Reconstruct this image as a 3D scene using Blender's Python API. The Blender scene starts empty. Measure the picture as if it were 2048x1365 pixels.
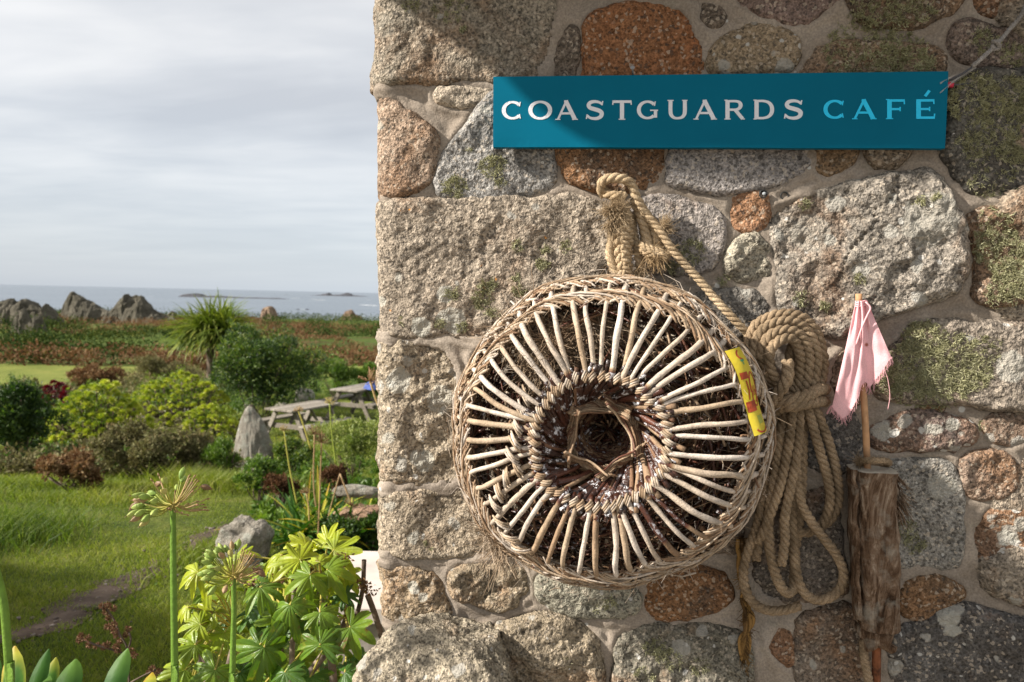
import bpy, math, random
import numpy as np
from mathutils import Vector, Matrix
# ------------------------------------------------------------------ camera, world, sun, exposure
scene = bpy.context.scene
C = scene.collection
rnd = random.Random(7)
rng = np.random.default_rng(7)
FPX, CX, CY = 1593.0, 1024.0, 682.5
YAW, PITCH, ROLL = math.radians(6), math.atan((682.5-592)/1593), math.radians(1.3)
EYE = np.array([0.0, 0.0, 1.6])
WY = 1.6                                             # distance of the wall face
RM = Matrix.Rotation(YAW, 3, 'Z') @ Matrix.Rotation(math.pi/2-PITCH, 3, 'X') @ Matrix.Rotation(ROLL, 3, 'Z')
RN = np.array([list(r) for r in RM])
cd = bpy.data.cameras.new('camera'); cam = bpy.data.objects.new('camera', cd); C.objects.link(cam)
cam.matrix_world = Matrix.Translation(EYE) @ RM.to_4x4()
cd.sensor_width = 36; cd.lens = 36*FPX/2048; cd.clip_start = 0.05; cd.clip_end = 60000
cd.dof.use_dof = True; cd.dof.focus_distance = 1.50; cd.dof.aperture_fstop = 7.1
scene.camera = cam
SUN = Vector((-1, -0.39, 0.66)).normalized()
ld = bpy.data.lights.new('sun', 'SUN'); ld.energy = 5.0; ld.angle = math.radians(1.5); ld.color = (1, 0.93, 0.84)
lo = bpy.data.objects.new('sun', ld); C.objects.link(lo); lo.rotation_euler = SUN.to_track_quat('Z', 'Y').to_euler()
lo.location = (-6, -4, 8)
scene.view_settings.view_transform = 'Standard'; scene.view_settings.look = 'None'
scene.view_settings.exposure = 1.1; scene.view_settings.gamma = 1.0
scene.cycles.max_bounces = 6; scene.cycles.transparent_max_bounces = 8
scene.cycles.use_denoising = True
world = bpy.data.worlds.new('World'); scene.world = world; world.use_nodes = True

class NT:
    def __init__(s, tree): s.t = tree; s.t.nodes.clear()
    def n(s, typ, **kw):
        nd = s.t.nodes.new(typ)
        for k, v in kw.items():
            if k.startswith('i_'):
                k = k[2:]; nd.inputs[int(k) if k.isdigit() else k.replace('_', ' ')].default_value = v
            else: setattr(nd, k, v)
        return nd
    def l(s, a, b): s.t.links.new(a, b)
    def noise(s, vec, scale, detail=3, rough=.55, dist=0):
        nd = s.n('ShaderNodeTexNoise', i_Scale=scale, i_Detail=detail, i_Roughness=rough, i_Distortion=dist)
        if vec is not None: s.l(vec, nd.inputs['Vector'])
        return nd.outputs['Fac']
    def vor(s, vec, scale, feature='F1', rand=1.0):
        nd = s.n('ShaderNodeTexVoronoi', i_Scale=scale, feature=feature, i_Randomness=rand)
        if vec is not None: s.l(vec, nd.inputs['Vector'])
        return nd
    def ramp(s, fac, stops, interp='LINEAR'):
        nd = s.n('ShaderNodeValToRGB'); cr = nd.color_ramp; cr.interpolation = interp
        while len(cr.elements) < len(stops): cr.elements.new(0.5)
        for e, (p, c) in zip(cr.elements, stops):
            e.position = p; e.color = (c, c, c, 1) if isinstance(c, (int, float)) else (*c, 1)
        s.l(fac, nd.inputs[0]); return nd.outputs[0]
    def mix(s, f, a, b, mode='MIX'):
        nd = s.n('ShaderNodeMix', data_type='RGBA', blend_type=mode)
        for sock, v in ((nd.inputs[0], f), (nd.inputs[6], a), (nd.inputs[7], b)):
            if isinstance(v, (int, float)): sock.default_value = v if sock == nd.inputs[0] else (v, v, v, 1)
            elif isinstance(v, tuple): sock.default_value = (*v, 1)[:4]
            else: s.l(v, sock)
        return nd.outputs[2]
    def math(s, op, a, b=0.0, c=0.0, clamp=False):
        nd = s.n('ShaderNodeMath', operation=op, use_clamp=clamp)
        for k, v in enumerate((a, b, c)):
            if isinstance(v, (int, float)): nd.inputs[k].default_value = v
            else: s.l(v, nd.inputs[k])
        return nd.outputs[0]
    def mapr(s, v, a, b, c=0, d=1):
        nd = s.n('ShaderNodeMapRange', i_1=a, i_2=b, i_3=c, i_4=d); s.l(v, nd.inputs[0]); return nd.outputs[0]

w = NT(world.node_tree)
tc = w.n('ShaderNodeTexCoord')
sky = w.n('ShaderNodeTexSky', sky_type='NISHITA', sun_disc=False)
sky.sun_elevation = math.asin(SUN.z); sky.sun_rotation = math.atan2(SUN.x, SUN.y)
sep = w.n('ShaderNodeSeparateXYZ'); w.l(tc.outputs['Generated'], sep.inputs[0])
zz = w.math('MAXIMUM', sep.outputs[2], 0.0)
den = w.math('ADD', zz, 0.09)
cmb = w.n('ShaderNodeCombineXYZ')
w.l(w.math('DIVIDE', sep.outputs[0], den), cmb.inputs[0]); w.l(w.math('DIVIDE', sep.outputs[1], den), cmb.inputs[1])
mp = w.n('ShaderNodeMapping'); mp.inputs['Scale'].default_value = (0.55, 1.0, 1); mp.inputs['Location'].default_value = (3.4, 1.2, 0)
w.l(cmb.outputs[0], mp.inputs[0])
c1 = w.noise(mp.outputs[0], 0.85, 5, .5, .3)
c2 = w.noise(mp.outputs[0], 2.6, 4, .5, .4)
cl = w.math('ADD', w.math('MULTIPLY', c1, .72), w.math('MULTIPLY', c2, .28))
cloud = w.ramp(cl, [(.34, (2.9, 3.0, 3.2)), (.45, (3.5, 3.58, 3.72)), (.52, (4.1, 4.12, 4.17)), (.62, (4.8, 4.75, 4.7))])
hz = w.mapr(zz, 0.0, 0.22, 0, 1)
horizon = w.mix(w.mapr(sep.outputs[0], -.7, .1), (2.7, 2.95, 3.3), (3.3, 3.7, 4.15))
cloud = w.mix(hz, horizon, cloud)
up = w.mapr(zz, 0.2, 0.5, 0.0, .55)
cloud = w.mix(up, cloud, (4.7, 4.6, 4.45))
skymix = w.mix(0.9, sky.outputs[0], cloud)
bg = w.n('ShaderNodeBackground', i_Strength=0.098); w.l(skymix, bg.inputs[0])
wo = w.n('ShaderNodeOutputWorld'); w.l(bg.outputs[0], wo.inputs[0])

# ------------------------------------------------------------------ helpers
def ray(px, py):
    d = RN @ np.array([(px-CX)/FPX, -(py-CY)/FPX, -1.0]); return d
def W(px, py, h=0.0):                                # point on the plane h in front of the wall face
    d = ray(px, py); return EYE + d*((WY-h)/d[1])
def P(px, py, depth):                                # point at a depth along the view axis
    return EYE + ray(px, py)*depth
def S01(t): t = np.clip(t, 0, 1); return t*t*(3-2*t)

def _h(ix, iy, iz, seed):
    n = (ix.astype(np.int64)*374761393 + iy.astype(np.int64)*668265263 + iz.astype(np.int64)*2147483647 + seed*974634777) & 0xffffffff
    n = ((n ^ (n >> 13))*1274126177) & 0xffffffff
    n = ((n ^ (n >> 16))*2246822519) & 0xffffffff
    return ((n ^ (n >> 15)) & 0xffff)/32767.5 - 1
def vnoise(p, seed=0):
    f = np.floor(p); t = p-f; t = t*t*(3-2*t); i = f.astype(np.int64); r = 0
    for a in (0, 1):
        for b in (0, 1):
            for c in (0, 1):
                wgt = (t[..., 0] if a else 1-t[..., 0])*(t[..., 1] if b else 1-t[..., 1])*(t[..., 2] if c else 1-t[..., 2])
                r = r + wgt*_h(i[..., 0]+a, i[..., 1]+b, i[..., 2]+c, seed)
    return r
def fbm(x, y, z=0.0, f=1.0, oct=3, seed=0, gain=.5):
    p = np.stack(np.broadcast_arrays(np.asarray(x, float), np.asarray(y, float), np.asarray(z, float)), -1)*f
    a, r = 1.0, 0
    for o in range(oct):
        r = r + a*vnoise(p+o*17.3, seed+o); p = p*2.03; a *= gain
    return r

class MB:
    """collects geometry for ONE mesh"""
    def __init__(s): s.V = []; s.Q = []; s.T = []; s.A = []; s.n = 0
    def add(s, V, Q=None, T=None, a=0.5):
        V = np.asarray(V, float).reshape(-1, 3)
        s.V.append(V)
        if Q is not None and len(Q): s.Q.append(np.asarray(Q, np.int64).reshape(-1, 4)+s.n)
        if T is not None and len(T): s.T.append(np.asarray(T, np.int64).reshape(-1, 3)+s.n)
        s.A.append(np.broadcast_to(np.asarray(a, float), (len(V),)).copy()); s.n += len(V)
        return s
    def grid(s, G, a=0.5, closed=False):             # G: (r, c, 3)
        r, c = G.shape[:2]
        i = np.arange(r-1)[:, None]; j = np.arange(c if closed else c-1)[None, :]; j2 = (j+1) % c
        Q = np.stack([i*c+j, i*c+j2, (i+1)*c+j2, (i+1)*c+j], -1).reshape(-1, 4)
        aa = np.asarray(a, float)
        if aa.ndim == 1 and len(aa) == r and r != r*c: aa = np.repeat(aa, c)
        s.add(G.reshape(-1, 3), Q, a=aa); return s
    def tube(s, pts, rad, k=6, a=0.5, cap=True):
        pts = np.asarray(pts, float); n = len(pts)
        rad = np.broadcast_to(np.asarray(rad, float), (n,))
        T = np.gradient(pts, axis=0); T /= np.linalg.norm(T, axis=1, keepdims=True)+1e-12
        up = np.array([0.0, 0, 1]) if abs(T[0][2]) < .9 else np.array([1.0, 0, 0])
        N = np.zeros((n, 3)); u = np.cross(T[0], up); u /= np.linalg.norm(u)
        for i in range(n):
            u = u - T[i]*np.dot(u, T[i]); u /= np.linalg.norm(u)+1e-12; N[i] = u
        B = np.cross(T, N); th = np.linspace(0, 2*math.pi, k, endpoint=False)
        G = pts[:, None]+rad[:, None, None]*(np.cos(th)[None, :, None]*N[:, None]+np.sin(th)[None, :, None]*B[:, None])
        if cap:
            G = np.concatenate([np.repeat(pts[:1, None], k, 1)*1.0, G, np.repeat(pts[-1:, None], k, 1)], 0)
            if np.ndim(a): a = np.concatenate([[a[0]], a, [a[-1]]])
        s.grid(G, a, True); return s
    def box(s, c, size, R=None, a=0.5, bev=0.0):
        hx, hy, hz = [v/2 for v in size]; b = min(bev, hx*.45, hy*.45, hz*.45)
        if b <= 0:
            V = np.array([[x, y, z] for x in (-hx, hx) for y in (-hy, hy) for z in (-hz, hz)])
            F = [[0, 1, 3, 2], [4, 6, 7, 5], [0, 4, 5, 1], [2, 3, 7, 6], [0, 2, 6, 4], [1, 5, 7, 3]]
        else:                                        # rings of an octagonal section, tapered ends
            V = []; F = []
            for z, i in ((-hz, b), (-hz+b, 0), (hz-b, 0), (hz, b)):
                x, y = hx-i, hy-i
                V += [[-x+b, -y, z], [x-b, -y, z], [x, -y+b, z], [x, y-b, z], [x-b, y, z], [-x+b, y, z], [-x, y-b, z], [-x, -y+b, z]]
            for r in range(3):
                for j in range(8): F.append([r*8+j, r*8+(j+1) % 8, (r+1)*8+(j+1) % 8, (r+1)*8+j])
            for o, fl in ((0, -1), (24, 1)):
                q = [[0, 1, 2, 7], [7, 2, 3, 6], [6, 3, 4, 5]]
                F += [[o+i for i in (t[::-1] if fl < 0 else t)] for t in q]
            V = np.array(V)
        if R is not None: V = V @ np.array(R).T
        s.add(V+np.asarray(c, float), F, a=a); return s
    def mesh(s, name, smooth=True):
        V = np.concatenate(s.V); A = np.concatenate(s.A)
        Q = np.concatenate(s.Q) if s.Q else np.zeros((0, 4), np.int64)
        T = np.concatenate(s.T) if s.T else np.zeros((0, 3), np.int64)
        me = bpy.data.meshes.new(name); me.vertices.add(len(V)); me.vertices.foreach_set('co', V.astype(np.float32).ravel())
        L = np.concatenate([Q.ravel(), T.ravel()]); me.loops.add(len(L)); me.loops.foreach_set('vertex_index', L.astype(np.int32))
        st = np.concatenate([np.arange(len(Q))*4, len(Q)*4+np.arange(len(T))*3])
        me.polygons.add(len(st)); me.polygons.foreach_set('loop_start', st.astype(np.int32))
        me.update(calc_edges=True)
        me.polygons.foreach_set('use_smooth', np.full(len(st), bool(smooth)))
        at = me.attributes.new('val', 'FLOAT', 'POINT'); at.data.foreach_set('value', A.astype(np.float32))
        me.validate(); return me
    def build(s, name, mat, parent=None, smooth=True, color=None, **props):
        return link(name, s.mesh(name, smooth), mat, parent, color, **props)
def link(name, me, mat, parent=None, color=None, **props):
    o = bpy.data.objects.new(name, me); C.objects.link(o)
    if mat and not me.materials: me.materials.append(mat)
    if parent is not None:
        o.parent = parent; o.matrix_parent_inverse = world_inv(parent)
    if color: o.color = (*color, 1)
    for k, v in props.items(): o[k] = v
    return o
def world_of(p):
    return world_of(p.parent) @ p.matrix_parent_inverse @ p.matrix_basis if p.parent else p.matrix_basis.copy()
def world_inv(p): return world_of(p).inverted()
def thing(name, label, cat, loc, group=None):
    o = bpy.data.objects.new(name, None); C.objects.link(o); o.location = tuple(loc); o.empty_display_size = .1
    o['label'] = label; o['category'] = cat
    if group: o['group'] = group
    return o
def tag(o, label=None, cat=None, group=None, kind=None):
    for k, v in (('label', label), ('category', cat), ('group', group), ('kind', kind)):
        if v: o[k] = v
    return o
def catmull(pts, step):
    p = np.asarray(pts, float); p = np.vstack([2*p[0]-p[1], p, 2*p[-1]-p[-2]]); out = []
    for i in range(1, len(p)-2):
        n = max(2, int(np.linalg.norm(p[i+1]-p[i])/step)); t = np.linspace(0, 1, n, endpoint=False)[:, None]
        a, b, c, d = p[i-1], p[i], p[i+1], p[i+2]
        out.append(.5*((2*b)+(-a+c)*t+(2*a-5*b+4*c-d)*t*t+(-a+3*b-3*c+d)*t**3))
    out.append(p[-2][None]); return np.vstack(out)
def chaikin(p, it=2):
    p = np.asarray(p, float)
    for _ in range(it):
        q = np.roll(p, -1, 0); p = np.stack([.75*p+.25*q, .25*p+.75*q], 1).reshape(-1, 2)
    return p
def polysd(X, Y, poly):                              # signed distance, positive inside
    d = np.full(X.shape, 1e9); ins = np.zeros(X.shape, bool); n = len(poly)
    for i in range(n):
        ax, ay = poly[i]; bx, by = poly[(i+1) % n]; ex, ey = bx-ax, by-ay
        t = np.clip(((X-ax)*ex+(Y-ay)*ey)/(ex*ex+ey*ey+1e-18), 0, 1)
        d = np.minimum(d, (X-ax-t*ex)**2+(Y-ay-t*ey)**2)
        c = ((ay > Y) != (by > Y)) & (X < (bx-ax)*(Y-ay)/(by-ay+1e-18)+ax); ins ^= c
    d = np.sqrt(d); return np.where(ins, d, -d)

# ------------------------------------------------------------------ materials
def mat(name): m = bpy.data.materials.new(name); m.use_nodes = True; return m, NT(m.node_tree)
def finish(m, t, base, rough=.8, bump=None, bstr=.5, bdist=.01, spec=.3, trans=None, tcol=None, metal=0):
    b = t.n('ShaderNodeBsdfPrincipled'); b.inputs['Roughness'].default_value = 0.5
    if isinstance(base, tuple): b.inputs['Base Color'].default_value = (*base, 1)
    else: t.l(base, b.inputs['Base Color'])
    if isinstance(rough, (int, float)): b.inputs['Roughness'].default_value = rough
    else: t.l(rough, b.inputs['Roughness'])
    b.inputs['Specular IOR Level'].default_value = spec; b.inputs['Metallic'].default_value = metal
    if bump is not None:
        bn = t.n('ShaderNodeBump', i_Strength=bstr, i_Distance=bdist); t.l(bump, bn.inputs['Height']); t.l(bn.outputs[0], b.inputs['Normal'])
    out = t.n('ShaderNodeOutputMaterial'); sh = b.outputs[0]
    if trans:
        tr = t.n('ShaderNodeBsdfTranslucent')
        if tcol is None: tcol = base
        if isinstance(tcol, tuple): tr.inputs[0].default_value = (*tcol, 1)
        else: t.l(tcol, tr.inputs[0])
        mx = t.n('ShaderNodeMixShader'); mx.inputs[0].default_value = trans
        t.l(sh, mx.inputs[1]); t.l(tr.outputs[0], mx.inputs[2]); sh = mx.outputs[0]
    t.l(sh, out.inputs[0]); return m
def val(t, name='val'): n = t.n('ShaderNodeAttribute', attribute_name=name); return n.outputs['Fac']
def oatt(t, name): n = t.n('ShaderNodeAttribute', attribute_name=name, attribute_type='OBJECT'); return n.outputs['Fac']

def granite():
    m, t = mat('granite'); tc = t.n('ShaderNodeTexCoord').outputs['Object']
    oi = t.n('ShaderNodeObjectInfo').outputs['Color']
    big = t.noise(tc, 7, 4, .6, .4)
    base = t.mix(1, oi, t.ramp(big, [(.25, .62), (.5, .95), (.75, 1.3)]), 'MULTIPLY')
    # ochre and rust staining
    r = t.math('ADD', t.noise(tc, 5.3, 5, .65, .8), t.math('MULTIPLY', t.math('SUBTRACT', oatt(t, 'rust'), .5), .55))
    base = t.mix(t.mapr(r, .5, .68, 0, .66), base, t.mix(t.noise(tc, 30, 3), (.33, .19, .10), (.20, .10, .05)))
    # dark weathering
    dk = t.math('ADD', t.noise(tc, 11, 5, .7, .5), t.math('MULTIPLY', t.math('SUBTRACT', oatt(t, 'dark'), .5), .5))
    base = t.mix(t.mapr(dk, .52, .75, 0, .75), base, (.075, .065, .055))
    # crystals
    g1 = t.noise(tc, 210, 2, .6); g2 = t.noise(tc, 95, 3, .6, .3)
    vo = t.vor(tc, 190); vb = t.n('ShaderNodeSeparateColor'); t.l(vo.outputs['Color'], vb.inputs[0])
    base = t.mix(1, base, t.ramp(g1, [(.3, .30), (.44, .74), (.56, .95), (.72, 1.35)]), 'MULTIPLY')
    base = t.mix(1, base, t.ramp(g2, [(.3, .55), (.5, .95), (.7, 1.15)]), 'MULTIPLY')
    base = t.mix(t.mapr(vb.outputs[0], .86, .9, 0, .6), base, (.05, .045, .04))
    base = t.mix(t.mapr(vb.outputs[1], .88, .92, 0, .4), base, (.55, .47, .37))
    # pale crust lichen rosettes
    wv = t.n('ShaderNodeMix', data_type='VECTOR'); wv.inputs[0].default_value = .035
    nn = t.n('ShaderNodeTexNoise', i_Scale=22.0, i_Detail=4.0); t.l(tc, nn.inputs['Vector'])
    t.l(tc, wv.inputs[4]); t.l(nn.outputs['Color'], wv.inputs[5])
    v1 = t.vor(wv.outputs[1], 20); s1 = t.n('ShaderNodeSeparateColor'); t.l(v1.outputs['Color'], s1.inputs[0])
    cover = t.math('ADD', t.math('MULTIPLY', s1.outputs[0], .55), t.math('MULTIPLY', oatt(t, 'crust'), .8))
    rad = t.math('MULTIPLY', t.math('SUBTRACT', cover, .62), 1.1)
    lm = t.mapr(t.math('SUBTRACT', rad, v1.outputs['Distance']), 0, .05)
    ring = t.mix(t.noise(tc, 120, 3), (.22, .21, .18), (.42, .40, .355))
    base = t.mix(t.math('MULTIPLY', lm, .8), base, ring)
    v2 = t.vor(wv.outputs[1], 47); s2 = t.n('ShaderNodeSeparateColor'); t.l(v2.outputs['Color'], s2.inputs[0])
    rad2 = t.math('MULTIPLY', t.math('SUBTRACT', t.math('ADD', t.math('MULTIPLY', s2.outputs[1], .5), t.math('MULTIPLY', oatt(t, 'crust'), .8)), .68), 1.3)
    base = t.mix(t.mapr(t.math('SUBTRACT', rad2, v2.outputs['Distance']), 0, .06, 0, .85), base, (.46, .445, .41))
    # orange lichen
    rad3 = t.math('MULTIPLY', t.math('SUBTRACT', t.math('ADD', t.math('MULTIPLY', s2.outputs[2], .55), t.math('MULTIPLY', oatt(t, 'orange'), .45)), .74), 1.6)
    base = t.mix(t.mapr(t.math('SUBTRACT', rad3, v2.outputs['Distance']), 0, .08, 0, .9), base, (.5, .2, .015))
    # painted patches of lichen with their own outline
    pa = val(t, 'val'); base = t.mix(t.mapr(pa, .5, .62, 0, .75), base, t.mix(t.noise(tc, 60, 3), (.30, .295, .25), (.43, .415, .365)))
    base = t.mix(t.mapr(pa, .4, .0, 0, .9), base, (.035, .032, .03))  # low values darken the crack line
    hgt = t.math('ADD', t.math('MULTIPLY', g1, .45), t.math('ADD', t.math('MULTIPLY', g2, .9), t.math('MULTIPLY', t.noise(tc, 38, 4, .6), 1.1)))
    return finish(m, t, base, .92, hgt, 1.0, .0095, .12)
def mortar_mat():
    m, t = mat('mortar'); tc = t.n('ShaderNodeTexCoord').outputs['Object']
    base = t.ramp(t.noise(tc, 5, 5, .6, .6), [(.3, (.175, .145, .115)), (.5, (.245, .205, .165)), (.7, (.32, .275, .225))])
    base = t.mix(t.mapr(t.noise(tc, 3.2, 4, .6, 1), .55, .75, 0, .5), base, (.30, .27, .24))
    base = t.mix(t.mapr(t.noise(tc, 16, 4, .6, .3), .62, .8, 0, .5), base, (.2, .19, .14))
    base = t.mix(1, base, t.ramp(t.noise(tc, 240, 2, .6), [(.3, .78), (.5, 1), (.72, 1.25)]), 'MULTIPLY')
    v = t.vor(tc, 30); sc = t.n('ShaderNodeSeparateColor'); t.l(v.outputs['Color'], sc.inputs[0])
    rad = t.math('MULTIPLY', t.math('SUBTRACT', sc.outputs[0], .86), 1.6)
    base = t.mix(t.mapr(t.math('SUBTRACT', rad, v.outputs['Distance']), 0, .05, 0, .7), base, (.5, .5, .47))
    h = t.math('ADD', t.math('MULTIPLY', t.noise(tc, 260, 2), .3), t.math('MULTIPLY', t.noise(tc, 45, 4, .6, .4), 1.0))
    return finish(m, t, base, .93, h, .7, .004, .12)
def ramp_mat(name, stops, rough=.7, trans=None, scale=None, bstr=.4, bdist=.004, spec=.3, warm=None, mottle=.25):
    """colour runs along the mesh's own 'val' attribute, with procedural mottling"""
    m, t = mat(name); tc = t.n('ShaderNodeTexCoord').outputs['Object']
    base = t.ramp(val(t), stops)
    sc = scale or 60
    base = t.mix(1, base, t.ramp(t.noise(tc, sc, 4, .6), [(.25, 1-mottle*1.6), (.5, 1.0), (.75, 1+mottle*1.6)]), 'MULTIPLY')
    tcol = None
    if trans: tcol = t.mix(1, base, warm or (1.3, 1.45, .6), 'MULTIPLY')
    return finish(m, t, base, rough, t.noise(tc, sc*2.5, 3), bstr, bdist, spec, trans, tcol)
# ------------------------------------------------------------------ terrain
def ground_e(D):                                     # metres below the eye at a distance
    return np.interp(D, [0, 2.5, 4, 6, 9, 12, 16, 20, 30, 50, 70, 100, 135, 160, 200, 250, 320, 500],
                     [1.6, 1.6, 1.66, 1.82, 2.2, 2.6, 3.08, 3.2, 3.62, 4.35, 4.72, 5.1, 5.4, 6.2, 10, 17, 24, 40])
AX = np.array([-math.sin(YAW), math.cos(YAW)]); AR = np.array([math.cos(YAW), math.sin(YAW)])
def gz(x, y):
    x = np.asarray(x, float); y = np.asarray(y, float)
    D = x*AX[0]+y*AX[1]; lat = x*AR[0]+y*AR[1]
    e = ground_e(np.clip(D, 0, 500))
    e = e - .5*S01((D-45)/40)*np.clip((-lat-5)/60, -.5, 1)*np.clip(1-(D-120)/60, 0, 1)
    n = fbm(x, y, 0, .35, 3, 11)*.05*S01((D-3)/4)+fbm(x, y, 0, .06, 3, 5)*np.clip((D-20)/60, 0, 1)*.7
    return EYE[2]-e+n
def G(px, py):                                       # where the sight line meets the ground
    d = ray(px, py); lo, hi = 1.8, 1.8
    while hi < 400:
        p = EYE+d*hi
        if p[2] < gz(p[0], p[1]): break
        lo, hi = hi, hi*1.07+.05
    for _ in range(12):
        m = (lo+hi)/2; p = EYE+d*m
        if p[2] < gz(p[0], p[1]): hi = m
        else: lo = m
    p = EYE+d*hi; return np.array([p[0], p[1], float(gz(p[0], p[1]))])
def at(px, D):                                       # ground point below/above a column at a depth
    p = EYE+ray(px, 700)*D; return np.array([p[0], p[1], float(gz(p[0], p[1]))])

def build_ground():
    Ds = np.concatenate([[-40, -15, -6, -2, 0], np.geomspace(.6, 60, 170), np.geomspace(61, 420, 150)])
    th = np.linspace(-1.15, 1.15, 260)
    D, T = np.meshgrid(Ds, th, indexing='ij')
    lat = T*(np.abs(D)*1.0+8)
    X = AX[0]*D+AR[0]*lat; Y = AX[1]*D+AR[1]*lat
    Z = gz(X, Y)
    Z += fbm(X, Y, 0, 1.2, 3, 3)*.015*S01((D-1)/3)
    # zone value: .1 lawn, .3 garden soil, .5 field, .75 heath / bracken
    wob = fbm(X, Y, 0, .5, 3, 9)
    fb = 51+9*T*0+wob*1.5+np.where(lat < -5, (lat+5)*.55, (lat+5)*.12)
    v = np.full(X.shape, .1)
    v = np.where(D+wob*1.5 > 23, .5, v)
    v = np.where(D < 1.75, .0, v); v = np.where(D > fb, .75, v); v = np.where(D > 165+10*wob, 1.0, v)  # unseen strip by the house, added pale to bounce light onto the wall
    mb = MB(); mb.grid(np.stack([X, Y, Z], -1), v.ravel())
    m, t = mat('ground_turf'); tc = t.n('ShaderNodeTexCoord').outputs['Object']
    g = t.ramp(t.noise(tc, 2.2, 5, .65, .5), [(.3, (.035, .055, .012)), (.48, (.075, .095, .018)), (.62, (.12, .13, .03)), (.78, (.15, .13, .045))])
    soil = t.ramp(t.noise(tc, 6, 5, .6), [(.3, (.035, .035, .015)), (.7, (.10, .085, .05))])
    field = t.ramp(t.noise(tc, .5, 6, .65, .5), [(.3, (.10, .125, .025)), (.55, (.155, .175, .038)), (.75, (.21, .20, .055))])
    heath = t.ramp(t.noise(tc, .13, 7, .7, .6), [(.36, (.035, .055, .012)), (.45, (.07, .10, .018)), (.52, (.05, .07, .016)), (.60, (.11, .065, .03)), (.75, (.08, .05, .025))])
    rock = t.ramp(t.noise(tc, .3, 6), [(.3, (.06, .055, .045)), (.7, (.16, .14, .11))])
    vv = val(t); b = t.mix(t.mapr(vv, .15, .25), g, soil); b = t.mix(t.mapr(vv, .35, .45), b, field)
    b = t.mix(t.mapr(vv, .07, .03), b, t.ramp(t.noise(tc, 30, 4), [(.3, (.24, .21, .17)), (.7, (.36, .33, .28))])); b = t.mix(t.mapr(vv, .55, .7), b, heath); b = t.mix(t.mapr(vv, .8, .95), b, rock)
    b = t.mix(1, b, t.ramp(t.noise(tc, 26, 4, .7), [(.25, .5), (.5, 1), (.75, 1.5)]), 'MULTIPLY')
    finish(m, t, b, .95, t.noise(tc, 40, 4, .7), .8, .03, .1)
    tag(mb.build('ground', m), kind='structure')
build_ground()

# sea and the rocks in it
def build_sea():
    m, t = mat('sea_water'); tc = t.n('ShaderNodeTexCoord').outputs['Object']
    mp = t.n('ShaderNodeMapping'); mp.inputs['Scale'].default_value = (.35, 1.0, 1); t.l(tc, mp.inputs[0])
    n1 = t.noise(mp.outputs[0], .02, 6, .65); n2 = t.noise(mp.outputs[0], .16, 5, .65)
    b = t.ramp(n1, [(.3, (.085, .11, .14)), (.55, (.12, .15, .185)), (.7, (.16, .19, .225))])
    b = t.mix(t.mapr(n2, .71, .78, 0, .8), b, (.7, .72, .74))
    finish(m, t, b, .35, t.math('ADD', n2, t.noise(mp.outputs[0], .6, 3)), 1.0, 1.2, .4)
    z = EYE[2]-20; ys = [150, 400, 900, 2000, 5000, 12000, 40000]; mb = MB()
    Gd = np.array([[[x*max(y, 600), y, z] for x in (-2.2, -1, 0, 1, 2.2)] for y in ys]); mb.grid(Gd)
    tag(mb.build('sea', m, smooth=False), kind='structure')
    mf, t2 = mat('sea_foam'); tc2 = t2.n('ShaderNodeTexCoord').outputs['Object']
    finish(mf, t2, t2.ramp(t2.noise(tc2, .1, 4), [(.3, (.45, .5, .53)), (.6, (.85, .87, .88))]), .7)
    fm = MB()
    for px, py, wpx in ((640, 603.5, 24), (606, 622.5, 22), (738, 603, 9), (738, 614, 34), (750, 615, 20), (628, 602, 10), (592, 600, 14), (300, 597, 10)):
        hy = 595-(1024-px)*.0227; D = 1593*20/(py-hy); c = P(px, py, D); n = 26
        wd = wpx/1593*D/2; th = np.linspace(0, 2*math.pi, n, endpoint=False)
        r = 1+.35*np.array([rnd.uniform(-1, 1) for _ in th])
        V = np.stack([c[0]+wd*r*np.cos(th), c[1]+wd*.8*r*np.sin(th)*(D/900), np.full(n, z+.15)], -1)
        V = np.vstack([V, [[c[0], c[1], z+.15]]]); fm.add(V, T=[[i, (i+1) % n, n] for i in range(n)])
    tag(fm.build('surf', mf, smooth=False), kind='stuff')
build_sea()

def rock_mat(name, a, b, sc, lich=(.35, .35, .3), bd=.05, lo=.6):
    m, t = mat(name); tc = t.n('ShaderNodeTexCoord').outputs['Object']
    c = t.ramp(t.noise(tc, sc, 6, .65, .6), [(.3, a), (.7, b)])
    c = t.mix(t.mapr(t.noise(tc, sc*2.3, 5, .7), lo, lo+.12, 0, .7), c, lich)
    c = t.mix(1, c, t.ramp(t.noise(tc, sc*22, 3, .65), [(.3, .6), (.5, 1), (.7, 1.45)]), 'MULTIPLY')
    return finish(m, t, c, .93, t.math('ADD', t.noise(tc, sc*6, 6, .7), t.noise(tc, sc*25, 3)), .9, bd, .12)
M_tor = rock_mat('tor_rock', (.07, .065, .048), (.21, .19, .145), .5, (.09, .10, .05), .5)
M_tor2 = rock_mat('pink_tor_rock', (.20, .13, .09), (.36, .27, .19), .5, (.12, .12, .07), .4)
M_isl = rock_mat('island_rock', (.05, .053, .062), (.10, .10, .11), .02, (.12, .14, .11), 3)

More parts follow.
